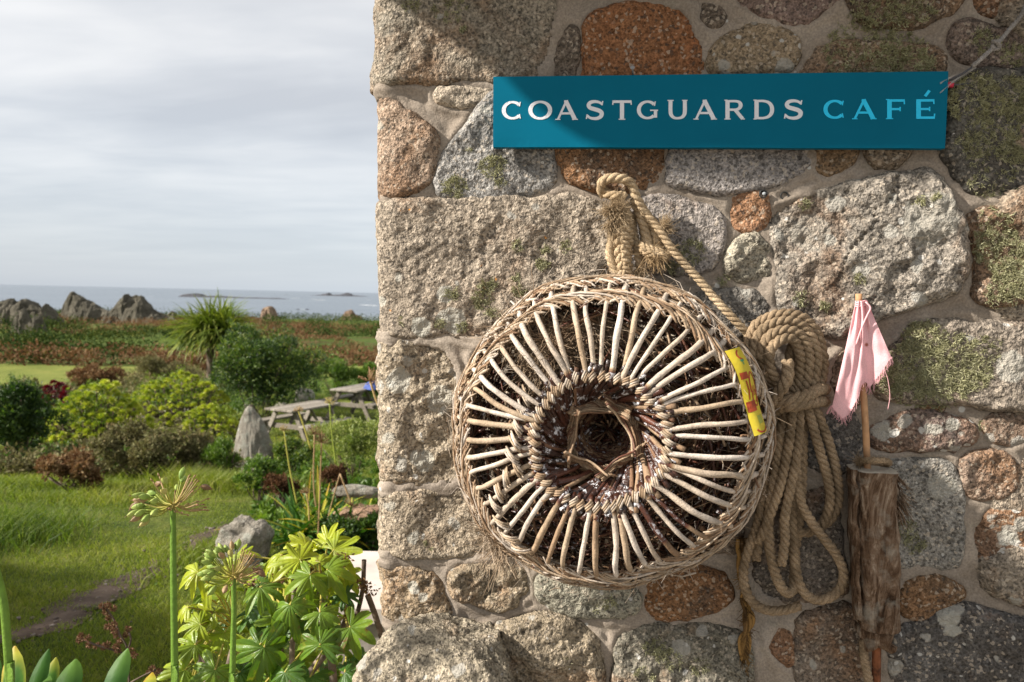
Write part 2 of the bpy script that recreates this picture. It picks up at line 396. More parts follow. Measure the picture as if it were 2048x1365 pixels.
def tor(name, mtl, outline, D, base_py, label, cat, group, thick=.6, seed=0, jag=.08, parent=None, res=(110, 40), cracks=0):
    """a rock whose skyline follows (px,py) points at a distance, with a rounded depth of its own"""
    xs = np.array([p[0] for p in outline], float); ys = np.array([p[1] for p in outline], float)
    nx, ny = res
    px = np.linspace(xs[0], xs[-1], nx); top = np.interp(px, xs, ys)
    q = np.array([P(a, base_py, D) for a in px]); zt = np.array([P(a, b, D)[2] for a, b in zip(px, top)])
    wid = np.linalg.norm(q[-1]-q[0]); zb = np.array([gz(p[0], p[1])-.6 if D < 260 else EYE[2]-21 for p in q])
    ft = np.array([RN[:, 2][0], RN[:, 2][1], 0]); ft /= np.linalg.norm(ft); sd_ = np.array([-ft[1], ft[0], 0])
    ph = np.linspace(-1, 1, ny); Gd = np.zeros((nx, ny, 3))
    for i in range(nx):
        for j, f in enumerate(ph):
            hf = 1-abs(f)**2.2; z = zb[i]+(zt[i]-zb[i])*hf**.8
            half = wid*thick*.5*math.sin(math.pi*(i+.5)/nx)**.5
            Gd[i, j] = q[i]+(-f)*half*(-ft); Gd[i, j, 2] = z
    u = wid/nx; sc = 1/(wid*.12)
    n = fbm(Gd[..., 0], Gd[..., 1], Gd[..., 2]*.35, sc, 4, seed); n2 = fbm(Gd[..., 0], Gd[..., 1], Gd[..., 2]*.5, sc*3, 3, seed+9)
    ok = (np.abs(ph) < .97)[None, :]
    strat = (1-np.abs(n2))*.5
    amp = wid*jag
    Gd += (ft*1.0)[None, None]*((n*amp+strat*amp*.6)*ok)[..., None]
    Gd[..., 2] += (n2*amp*.35)*ok*(np.abs(ph) < .8)[None]*(1 if seed >= 0 else 0)
    mb = MB(); mb.grid(Gd)
    c0 = q.mean(0); o = mb.build(name, mtl, parent, smooth=False)
    if not parent: tag(o, label, cat, group)
    return o
# headland tors (left skyline), sea stacks and islands
tor('rock_outcrop', M_tor, [(-40, 640), (-10, 605), (15, 600), (28, 598), (40, 604), (55, 598), (75, 612), (92, 618), (98, 607), (105, 620), (125, 640), (140, 668)], 92, 672, 'low broken grey rock outcrop at the left edge of the headland skyline', 'rock outcrop', 'granite outcrops on the headland', .5, 3, .05)
tor('rock_outcrop', M_tor, [(20, 672), (28, 645), (38, 622), (50, 618), (60, 634), (66, 640), (74, 632), (84, 633), (92, 652), (97, 676)], 78, 676, 'cleft grey boulder pair below the skyline among dark scrub at the far left', 'rock outcrop', 'granite outcrops on the headland', .5, 5, .05)
tor('rock_outcrop', M_tor, [(122, 650), (126, 618), (136, 596), (144, 586), (150, 585), (158, 590), (166, 594), (190, 608), (205, 618), (222, 624), (232, 640), (240, 668)], 112, 666, 'tall pointed grey tor with a long right slope against the sea', 'rock outcrop', 'granite outcrops on the headland', .5, 21, .05)
tor('rock_outcrop', M_tor, [(190, 664), (210, 640), (225, 622), (238, 606), (247, 596), (252, 599), (257, 588), (260, 589), (260, 599), (273, 591), (285, 594), (296, 606), (306, 618), (320, 626), (336, 632), (356, 640), (362, 664)], 105, 668, 'fluted grey tor with a small horn on its top, nearest the spiky cordyline', 'rock outcrop', 'granite outcrops on the headland', .5, 34, .05)
tor('rock_outcrop', M_tor, [(330, 664), (336, 628), (345, 622), (352, 626), (362, 640), (372, 664)], 118, 664, 'small low rock at the right foot of the horned tor', 'rock outcrop', 'granite outcrops on the headland', .5, 35, .05)
tor('rock_stack', M_tor2, [(508, 654), (512, 640), (520, 636), (525, 630), (526, 617), (534, 614), (542, 613), (549, 618), (553, 628), (558, 634), (564, 640), (572, 642), (580, 656)], 140, 656, 'blocky pink and grey rock stack on the headland edge beside the cordyline', 'rock stack', 'pink rock stacks on the headland edge', .6, 41, .05)
tor('rock_stack', M_tor2, [(674, 646), (682, 636), (690, 624), (698, 621), (704, 620), (710, 628), (718, 632), (724, 634), (728, 648)], 150, 645, 'low sloping pink rock on the headland edge near the house corner', 'rock stack', 'pink rock stacks on the headland edge', .6, 47, .05)
def hor(px): return 595-(1024-px)*.0227
def island(outline, base_off, label, group, seed):
    pm = (outline[0][0]+outline[-1][0])/2; by = hor(pm)+base_off; D = 1593*20/base_off
    tor('island', M_isl, outline, D, by, label, 'island', group, .25, seed, .008, res=(90, 13))
island([(352, 600), (360, 593), (368, 589), (392, 587), (404, 588), (412, 592), (436, 592), (470, 594), (500, 596), (530, 596), (560, 597), (585, 600), (604, 603)], 17, 'long low dark island on the sea above the cordyline', 'low rocky islands offshore', 51)
island([(541, 592), (550, 590), (560, 592), (570, 590), (590, 592), (620, 592), (640, 590), (650, 588), (658, 586), (664, 590), (680, 590), (694, 586), (702, 588), (706, 591), (730, 593), (750, 596)], 8.5, 'far pale island with two small humps near the horizon by the house corner', 'low rocky islands offshore', 53)
def skerry(x, y, wpx, hpx, lab, seed):
    tor('sea_rock', M_isl, [(x-wpx/2, y), (x-wpx*.3, y-hpx*.8), (x-wpx*.05, y-hpx), (x+wpx*.2, y-hpx*.7), (x+wpx/2, y)], 1593*20/(y-hor(x)), y, lab, 'sea rock', 'small dark rocks awash in the sea', .6, seed, .03, res=(24, 9))
skerry(597, 623, 14, 5, 'left one of two small dark rocks awash in mid sea', 61)
skerry(615, 623, 15, 5, 'right one of two small dark rocks awash in mid sea', 62)
skerry(638, 602, 9, 4, 'tiny dark rock in white surf below the far island', 63)
skerry(300, 596, 8, 2.5, 'tiny rock in open sea above the horned tor', 64)
skerry(340, 597, 16, 2.5, 'thin flat rock just left of the long low island', 65)

# ------------------------------------------------------------------ the house wall
XA, XB = W(753, 0), W(764, 1300)
def xc(z): return XA[0]+(XB[0]-XA[0])*(z-XA[2])/(XB[2]-XA[2])
RC = .022
def wallmap(s, z, h, x0=None):
    """s along the face (negative: round the corner), height h off the face"""
    x0 = xc(z); s = np.asarray(s, float)
    aa = np.clip((RC-s)/RC, 0, math.pi/2)
    rest = np.minimum(s-RC, 0)+RC*math.pi/2
    front = s >= RC
    x = np.where(front, x0+s, x0+RC-(RC+h)*np.sin(aa)); y = np.where(front, WY-h, WY+RC-(RC+h)*np.cos(aa)-np.minimum(rest, 0))
    return np.stack([x, y, np.broadcast_to(z, x.shape)+0*x], -1)
house = thing('stone_house', 'granite rubble house wall with lichened stones and pale mortar joints', 'house', (XB[0], WY, 0))
M_gr, M_mo = granite(), mortar_mat()
# outline in photo pixels, tint, relief, and rust / dark / crust / orange amounts, label
G_, B_, O_, D_, K_ = (.33, .28, .22), (.32, .265, .20), (.30, .15, .075), (.20, .16, .125), (.42, .355, .275)
STONES = [
 ([(750,-90),(1110,-90),(1112,20),(1100,90),(1072,152),(1040,160),(860,160),(800,174),(758,168)], (0.294,0.256,0.2), .030, .58,.50,.30,.35, 'large brown stone at the top of the house corner'),
 ([(1128,52),(1150,48),(1161,70),(1157,110),(1142,148),(1135,175),(1114,170),(1118,110)], D_, .008, .4,.5,.3,.2, None),
 ([(1180,25),(1240,12),(1345,8),(1380,30),(1400,70),(1410,110),(1402,165),(1168,165),(1170,130),(1176,80)], (0.371,0.13,0.0528), .008, .95,.30,.1,.2, 'bright rust-orange stone above the sign'),
 ([(1408,24),(1425,13),(1445,20),(1448,42),(1430,54),(1410,46)], D_, .008, .4,.6,.3,.1, None),
 ([(1422,112),(1440,78),(1480,60),(1530,56),(1575,68),(1593,95),(1587,125),(1550,141),(1470,147),(1426,142)], (0.294,0.226,0.15), .016, .5,.5,.55,.45, 'oval ochre stone standing proud above the sign'),
 ([(1478,-60),(1475,0),(1500,28),(1560,38),(1600,46),(1640,30),(1668,2),(1690,-60)], (0.245,0.177,0.15), .016, .55,.5,.4,.1, None),
 ([(1705,-60),(1698,10),(1715,42),(1770,60),(1800,60),(1890,25),(1928,0),(1935,-60)], (0.216,0.157,0.11), .022, .6,.6,.2,.2, 'brown stone with green lichen at the top right'),
 ([(1600,150),(1625,105),(1680,84),(1740,90),(1820,92),(1862,100),(1882,122),(1876,165),(1720,172),(1600,170)], (0.255,0.187,0.13), .018, .55,.5,.2,.1, 'long lichened stone resting on the right of the sign'),
 ([(1900,62),(1930,48),(2010,60),(2110,55),(2110,132),(2040,132),(1980,130),(1930,127),(1904,105)], (0.216,0.167,0.139), .014, .6,.55,.2,.1, None),
 ([(1950,-60),(1952,10),(1990,32),(2110,42),(2110,-60)], (0.216,0.138,0.0998), .014, .7,.5,.2,.1, None),
 ([(1912,180),(1945,150),(1990,143),(2110,142),(2110,380),(1960,388),(1925,370),(1900,330),(1886,290),(1885,240)], (0.146,0.138,0.12), .022, .3,.75,.35,.1, 'big dark stone furred with green lichen right of the sign'),
 ([(875,190),(895,178),(950,182),(990,185),(985,202),(940,209),(885,205)], K_, .012, .3,.3,.3,.2, None),
 ([(750,212),(775,195),(830,240),(875,278),(872,310),(850,375),(770,391),(752,392)], (0.332,0.246,0.18), .018, .44,.4,.3,.4, 'ruddy corner stone left of the sign'),
 ([(880,330),(900,290),(940,245),(980,195),(1020,180),(1105,200),(1112,300),(1108,340),(1085,385),(1020,393),(930,401),(875,380)], (0.323,0.31,0.289), .012, .2,.55,.45,.2, 'grey triangular stone with green lichen tufts under the sign end'),
 ([(1112,270),(1330,270),(1330,335),(1304,366),(1225,381),(1180,376),(1135,350)], (0.294,0.162,0.0849), .012, .75,.6,.05,.2, 'rust-brown stone under the sign above the rope loop'),
 ([(1352,270),(1615,270),(1614,335),(1575,355),(1540,373),(1440,382),(1345,376),(1336,345)], (0.323,0.295,0.275), .010, .25,.4,.2,.1, None),
 ([(1640,275),(1712,275),(1714,320),(1690,341),(1650,352),(1633,325)], (0.245,0.167,0.0998), .010, .6,.5,.1,.1, None),
 ([(1738,275),(1822,275),(1815,320),(1780,336),(1743,326)], (0.216,0.167,0.12), .010, .5,.6,.1,.1, None),
 ([(750,412),(850,405),(1000,401),(1150,401),(1200,410),(1226,430),(1230,500),(1226,590),(1140,642),(1000,669),(850,674),(752,660)], (0.352,0.295,0.23), .018, .33,.36,.38,.75, 'largest pale granite block at the house corner, level with the rope plait'),
 ([(1240,408),(1300,398),(1370,405),(1430,420),(1442,460),(1432,520),(1405,540),(1330,540),(1250,520),(1240,450)], (0.294,0.261,0.235), .010, .45,.5,.2,.1, None),
 ([(1463,400),(1478,388),(1522,388),(1532,410),(1530,455),(1490,461),(1464,450)], (0.352,0.197,0.12), .008, .75,.25,.4,.1, 'small square orange stone below two drilled holes'),
 ([(1460,520),(1480,480),(1520,477),(1536,520),(1536,552),(1500,563),(1464,552)], (0.371,0.335,0.26), .016, .35,.45,.4,.1, None),
 ([(1380,600),(1400,580),(1470,585),(1522,590),(1531,620),(1516,650),(1460,680),(1400,660)], (0.235,0.216,0.189), .012, .4,.5,.4,.2, None),
 ([(1540,432),(1600,400),(1680,375),(1780,352),(1852,344),(1892,370),(1906,430),(1932,520),(1912,570),(1872,600),(1800,616),(1740,641),(1690,671),(1640,669),(1590,641),(1560,620),(1556,540),(1543,480)], (0.294,0.261,0.219), .026, .46,.55,.50,.2, 'great pale cracked stone above the pink flag'),
 ([(1930,427),(2000,415),(2110,412),(2110,600),(1975,613),(1943,590),(1960,530),(1950,490),(1930,460)], (0.235,0.162,0.11), .024, .52,.55,.2,.2, 'ruddy stone with green lichen at the right edge'),
 ([(1800,690),(1815,662),(1860,643),(1960,640),(2110,650),(2110,812),(2000,822),(1900,801),(1800,803),(1745,790),(1738,745),(1760,705)], (0.255,0.216,0.175), .022, .5,.5,.45,.3, 'wide mossy stone right of the pink flag'),
 ([(1672,705),(1725,698),(1728,750),(1722,790),(1695,806),(1672,765)], (0.314,0.246,0.18), .010, .5,.4,.3,.2, None),
 ([(1742,850),(1790,828),(1870,825),(1940,840),(1947,870),(1920,896),(1850,903),(1760,901),(1742,882)], (0.216,0.162,0.139), .014, .6,.55,.62,.1, 'flat brown stone with white lichen spots right of the flag pole'),
 ([(1970,842),(2000,832),(2040,840),(2056,870),(1990,886),(1970,868)], (0.255,0.187,0.139), .010, .6,.5,.6,.1, None),
 ([(1835,812),(1860,804),(1902,809),(1895,823),(1845,826)], (0.255,0.148,0.0799), .006, .8,.5,.2,.1, None),
 ([(1928,912),(2018,906),(2032,940),(2020,990),(1970,1001),(1935,986),(1925,940)], (0.264,0.197,0.15), .010, .6,.4,.3,.1, None),
 ([(1700,925),(1880,925),(1915,958),(1923,1050),(1927,1110),(1910,1141),(1800,1131),(1700,1120)], (0.314,0.295,0.26), .008, .2,.5,.42,.1, 'pale speckled granite stone just right of the wooden float'),
 ([(1630,850),(1690,828),(1712,850),(1716,900),(1700,936),(1640,940),(1600,915),(1605,870)], (0.166,0.153,0.139), .010, .3,.65,.4,.1, None),
 ([(1958,1040),(1990,1020),(2110,1020),(2110,1140),(2050,1150),(1970,1131),(1948,1080)], (0.245,0.153,0.0998), .012, .7,.5,.68,.1, 'rusty stone with white lichen discs at the lower right'),
 ([(1806,1165),(1850,1150),(1900,1164),(1932,1188),(1884,1220),(1830,1242),(1800,1205)], (0.245,0.157,0.0899), .018, .7,.5,.2,.2, None),
 ([(1785,1262),(1830,1246),(1900,1216),(1960,1222),(2110,1262),(2110,1460),(1790,1460),(1782,1320)], (0.146,0.138,0.13), .020, .4,.7,.58,.3, 'big dark stone spotted with white lichen at the bottom right'),
 ([(1990,1166),(2050,1156),(2110,1170),(2110,1232),(2040,1212),(1997,1192)], (0.235,0.187,0.15), .008, .5,.5,.3,.1, None),
 ([(750,705),(790,690),(880,690),(905,720),(920,800),(930,900),(922,958),(850,968),(752,958)], (0.362,0.3,0.219), .018, .38,.42,.55,.3, 'pitted upright corner stone left of the wicker pot'),
 ([(750,1002),(790,986),(880,984),(940,985),(1020,990),(1100,1080),(1080,1106),(900,1111),(800,1106),(752,1085)], (0.352,0.291,0.214), .020, .36,.42,.45,.2, 'buff corner stone at the lower left of the wicker pot'),
 ([(750,1152),(790,1138),(860,1140),(882,1170),(902,1218),(880,1238),(752,1246)], (0.332,0.256,0.17), .022, .55,.45,.45,.3, 'ochre corner stone just above the bottom boulder'),
 ([(905,1152),(930,1126),(1040,1130),(1057,1165),(1047,1200),(1000,1216),(930,1202),(908,1182)], (0.332,0.27,0.189), .020, .5,.42,.3,.4, None),
 ([(1075,1165),(1100,1145),(1270,1168),(1282,1220),(1240,1236),(1140,1231),(1085,1202)], (0.323,0.305,0.239), .016, .3,.42,.55,.2, None),
 ([(1295,1160),(1330,1128),(1430,1138),(1457,1165),(1452,1216),(1380,1226),(1320,1242),(1297,1212)], (0.274,0.138,0.0649), .012, .85,.5,.35,.2, 'dark orange stone under the lower right of the pot'),
 ([(985,1262),(1010,1240),(1120,1235),(1180,1260),(1202,1300),(1207,1380),(1180,1460),(1000,1460)], (0.323,0.266,0.189), .028, .45,.45,.4,.2, 'rounded buff stone at the bottom beside the boulder'),
 ([(1228,1290),(1270,1262),(1340,1257),(1480,1262),(1502,1300),(1492,1460),(1236,1460)], (0.235,0.216,0.17), .022, .4,.5,.5,.2, None),
 ([(1543,1262),(1568,1254),(1592,1300),(1586,1330),(1560,1326),(1541,1290)], (0.264,0.157,0.11), .008, .7,.4,.2,.1, None),
 ([(1600,1225),(1700,1215),(1732,1240),(1738,1460),(1600,1460),(1590,1290)], (0.225,0.187,0.15), .012, .45,.55,.35,.1, None),
 ([(1510,1010),(1680,970),(1688,1190),(1600,1200),(1515,1195)], (0.196,0.167,0.139), .010, .5,.5,.3,.1, None),
 ([(950,705),(1090,690),(1200,700),(1212,900),(1100,945),(955,930)], G_, .010, .4,.4,.3,.1, None),
 ([(1250,570),(1350,566),(1372,800),(1240,830),(1235,640)], G_, .010, .4,.4,.3,.1, None),
 ([(1395,705),(1500,700),(1565,830),(1560,900),(1480,930),(1392,850)], B_, .010, .5,.5,.3,.1, None),
 ([(1232,860),(1365,850),(1372,1100),(1235,1120)], G_, .010, .4,.4,.3,.1, None),
 ([(1400,905),(1485,950),(1490,1110),(1392,1100)], D_, .010, .4,.4,.3,.1, None),
 ([(965,962),(1200,940),(1205,1085),(1120,1085)], B_, .010, .4,.4,.3,.1, None)]
HS = .005                                            # height map of the face, sampled for things that lie on it
s0, s1, z0, z1 = -.32, 1.72, .55, 2.42
hs, hz_ = np.arange(s0, s1, HS), np.arange(z0, z1, HS)
HMs, HMz = np.meshgrid(hs, hz_, indexing='ij')
NEAR = np.full(HMs.shape, -1.0)                      # signed distance to the nearest stone
HMAP = np.zeros(HMs.shape)
def stone_height(S, Z, poly, H, seed, rough=1.0):
    sd = polysd(S, Z, poly)+fbm(S, Z, seed, 16, 3, seed)*.0065+fbm(S, Z, seed, 70, 2, seed+5)*.0022
    wd = .010+H*.55
    pr = np.sqrt(np.clip(1-(1-np.clip((sd+.005)/wd, 0, 1))**2, 0, 1))
    h = -.013+(H+.013)*pr
    tilt = rnd_tilt[seed % 97]
    cx, cz = poly.mean(0)
    h += pr*((S-cx)*tilt[0]+(Z-cz)*tilt[1])*.10
    rid = 1-np.abs(fbm(S, Z, seed, 14, 3, seed+40))
    h += pr*rough*(fbm(S, Z, seed, 9, 3, seed+20)*.0055+fbm(S, Z, seed, 42, 3, seed+30)*.0030+rid*.004-.003)
    h += pr*rough*fbm(S, Z, seed, 150, 2, seed+33)*.0013
    k_ = 1-.55*S01((.045-S)/.04)*S01((S+.06)/.04)
    return sd, np.where(h > 0, h*k_, h)
rnd_tilt = np.random.default_rng(3).uniform(-1, 1, (97, 2))
def sub_mesh(S, Z, keep, h, mb, a):
    nr, nc = S.shape
    P3 = wallmap(S, Z, h).reshape(-1, 3)
    i = np.arange(nr-1)[:, None]; j = np.arange(nc-1)[None, :]
    q = np.stack(np.broadcast_arrays(i*nc+j, (i+1)*nc+j, (i+1)*nc+j+1, i*nc+j+1), -1).reshape(-1, 4)
    kf = keep.ravel(); q = q[kf[q].all(1)]
    used = np.unique(q); mp_ = np.full(nr*nc, -1); mp_[used] = np.arange(len(used))
    mb.add(P3[used], mp_[q], a=np.asarray(a).ravel()[used] if np.ndim(a) else a)
PATCH = {0: [(770,60,26,.35),(800,120,20,.3)], 18: [(890,590,17,1),(905,640,30,1),(845,650,22,1),(800,560,12,.8),(765,600,12,.9)], 12: [(760,250,10,.7)],
         27: [(1762,862,18,1),(1862,856,15,1),(1897,848,12,1)], 23: [(1845,440,50,.55),(1620,470,40,.45)], 37: [(800,760,25,.8),(880,800,30,.7),(850,920,26,.8),(780,880,14,.7)],
         33: [(2010,1070,18,1),(1978,1052,9,1),(2035,1048,14,1),(2035,1135,11,1)], 25: [(2010,730,28,.7)], 35: [(1890,1225,20,.9),(1895,1255,14,.9)], 31: [(1880,970,26,.6)], 38: [(830,1070,14,.8),(785,1010,14,.7)], 39: [(830,1170,17,.9),(850,1190,10,.8)]}
def build_stones():
    for k, (poly, col, H, rust, dark, crust, orange, lab) in enumerate(STONES):
        pts = []; wr = .16+.14*((k*37 % 10)/10)
        for (x, y) in poly:
            p = W(x, y)
            s = -wr if x <= 760 else p[0]-xc(p[2])
            pts.append((s, p[2]))
        q_ = []
        for i_ in range(len(pts)):
            a_, b_ = np.array(pts[i_]), np.array(pts[(i_+1) % len(pts)]); L_ = np.linalg.norm(b_-a_); f_ = min(.3, .016/max(L_, .01))
            q_ += [a_+(b_-a_)*f_, b_-(b_-a_)*f_]
        ctr = np.mean(q_, 0); pl = chaikin([q+(q-ctr)/np.linalg.norm(q-ctr)*.0085 for q in q_], 1)
        if poly[0][0] <= 760: H = H*(.38 if k == 0 else .55)
        pad = .02; step = .0034
        S, Z = np.meshgrid(np.arange(pl[:, 0].min()-pad, pl[:, 0].max()+pad, step), np.arange(pl[:, 1].min()-pad, pl[:, 1].max()+pad, step), indexing='ij')
        rg = 1.0+(.8 if k in (23, 37, 39, 43, 44, 24, 40, 21) else 0)-(.45 if k in (2, 15, 31, 19) else 0)
        sd, h = stone_height(S, Z, pl, H, k, rg)
        a = np.full(S.shape, .45)
        if k == 23:                                  # the crack across the great stone
            cr = [(1788,360),(1775,400),(1748,420),(1740,450),(1715,480),(1690,510),(1668,560)]
            cp = catmull([W(*c)[[0, 2]] for c in cr], .01); dd = np.full(S.shape, 9.)
            X = S+xc(Z)+fbm(S, Z, 3, 60, 2, 9)*.003
            for c in cp: dd = np.minimum(dd, (X-c[0])**2+(Z-c[1])**2)
            dd = np.sqrt(dd); h -= .010*np.exp(-(dd/.0035)**2); h -= .005*(X-cp[0][0] > 0)*np.exp(-dd/.05); a = a-.4*np.exp(-(dd/.003)**2)
        for (x, y, r, st) in PATCH.get(k, []):
            p = W(x, y); rr = np.hypot(S+xc(Z)-p[0], Z-p[2])+fbm(S, Z, x, 45, 3, k)*.006
            a = np.maximum(a, .45+.2*st*S01((r*.00105-rr)/.004))
        mb = MB(); sub_mesh(S, Z, sd > -.007, h, mb, a)
        o = mb.build('stone', M_gr, house, color=col, rust=rust, dark=dark, crust=crust, orange=orange)
        if lab: o['label'] = lab
        # height map
        i0 = max(0, int((pl[:, 0].min()-.05-s0)/HS)); i1 = min(len(hs), int((pl[:, 0].max()+.05-s0)/HS))
        j0 = max(0, int((pl[:, 1].min()-.05-z0)/HS)); j1 = min(len(hz_), int((pl[:, 1].max()+.05-z0)/HS))
        if i1 > i0 and j1 > j0:
            sd2, h2 = stone_height(HMs[i0:i1, j0:j1], HMz[i0:i1, j0:j1], pl, H, k, rg)
            NEAR[i0:i1, j0:j1] = np.maximum(NEAR[i0:i1, j0:j1], sd2)
            HMAP[i0:i1, j0:j1] = np.maximum(HMAP[i0:i1, j0:j1], np.where(sd2 > -.004, h2, 0))
    # stones outside the picture: the rest of the wall, coarser, one mesh
    mb = MB(); k = 100
    def course(sa, sb, za, zb_):
        nonlocal k
        z = za
        while z < zb_-.05:
            hh = min(rnd.uniform(.11, .2), zb_-z); s = sa
            while s < sb-.05:
                ww = min(rnd.uniform(.16, .42), sb-s); q = .012
                pl = chaikin([(s+q, z+q+rnd.uniform(0, .02)), (s+ww-q, z+q+rnd.uniform(0, .02)), (s+ww-q, z+hh-q-rnd.uniform(0, .02)), (s+q, z+hh-q-rnd.uniform(0, .02))], 2)
                S, Z = np.meshgrid(np.arange(s-.01, s+ww+.01, .011), np.arange(z-.01, z+hh+.01, .011), indexing='ij')
                sd, h = stone_height(S, Z, pl, rnd.uniform(.01, .025), k); k += 1
                sub_mesh(S, Z, sd > -.012, h, mb, .45); s += ww
            z += hh
    course(-2.4, -.30, .02, 2.24); course(-.30, 1.9, .02, .70); course(1.17, 2.9, .70, 2.24); course(-.30, 1.15, 2.245, 2.3)
    mb.build('stonework', M_gr, house, color=(.32, .27, .21), rust=.5, dark=.45, crust=.4, orange=.3)
build_stones()
def mortar_h(S, Z, near):
    n = np.clip(-near, 0, .06)
    h = fbm(S, Z, 0, 5, 3, 71)*.003+fbm(S, Z, 0, 18, 3, 72)*.0028+fbm(S, Z, 0, 60, 2, 73)*.0009
    h = h+.004*S01((.05-np.abs(S))/.03); h += .0055*np.exp(-((n-.008)/.007)**2)-.006*S01((n-.014)/.03)
    rid = np.abs(fbm(S, Z, 0, 7, 2, 75)); h += .004*np.exp(-(rid/.05)**2)
    return h
mbm = MB()
mh = mortar_h(HMs, HMz, NEAR)
mbm.grid(wallmap(HMs, HMz, np.where(NEAR > .012, -.02, mh))[:, ::-1])
HMAP = np.where(NEAR > -.004, np.maximum(HMAP, mh), mh)
for (sa, sb, za, zb_) in ((-2.4, s0, 0, 2.6), (s0, s1-HS, 0, z0), (s0, s1-HS, z1-HS, 2.6), (s1-HS, 2.9, 0, 2.6)):
    S, Z = np.meshgrid(np.linspace(sa, sb, int((sb-sa)/.02)+2), np.linspace(za, zb_, int((zb_-za)/.02)+2), indexing='ij')
    mbm.grid(wallmap(S, Z, fbm(S, Z, 0, 18, 3, 72)*.003)[:, ::-1])
mbm.build('mortar', M_mo, house)
def wall_h(px, py):
    p = W(px, py); i = int((p[0]-xc(p[2])-s0)/HS); j = int((p[2]-z0)/HS)
    i = min(max(i, 0), HMAP.shape[0]-1); j = min(max(j, 0), HMAP.shape[1]-1); return float(HMAP[i, j])

# eave, gutter and roof slope above the picture
M_slate = ramp_mat('slate', [(0, (.06, .06, .065)), (1, (.13, .13, .135))], .6, scale=20)
M_pvc = ramp_mat('gutter_paint', [(0, (.5, .49, .47)), (1, (.55, .54, .52))], .4, scale=20)
rf = MB(); x0, x1 = -.756, XA[0]+3.0
for r in range(14):
    y = WY-.31+r*.19; z = 2.47+r*.13
    for c in range(11):
        xx = x0+c*.28+(.14 if r % 2 else 0)
        rf.box((xx+.13, y+.14, z+.05+rnd.uniform(0, .004)), (.265, .34, .012), Matrix.Rotation(math.radians(33), 3, 'X'), a=rnd.random(), bev=.002)
rf.box(((x0+x1)/2, WY+1.15, 3.42), (x1-x0, .02, .02), a=.5)
roof = rf.build('roof', M_slate, house, smooth=False)
gt = MB(); th = np.linspace(math.pi, 2*math.pi, 12)
Gd = np.array([[[x, WY-.305+.055*math.cos(a), 2.43+.055*math.sin(a)] for a in th] for x in np.linspace(x0, x1, 20)])
gt.grid(Gd); gt.grid(np.array([[[x0, WY-.305+.055*math.cos(a)*f, 2.43+.055*math.sin(a)*f] for a in th] for f in (0, 1)]))
gt.box(((x0+x1)/2, WY-.23, 2.445), (x1-x0, .02, .14), bev=.003); gt.box(((x0+x1)/2, WY-.10, 2.405), (x1-x0, .24, .012), bev=.002)
gt.build('gutter', M_pvc, house)
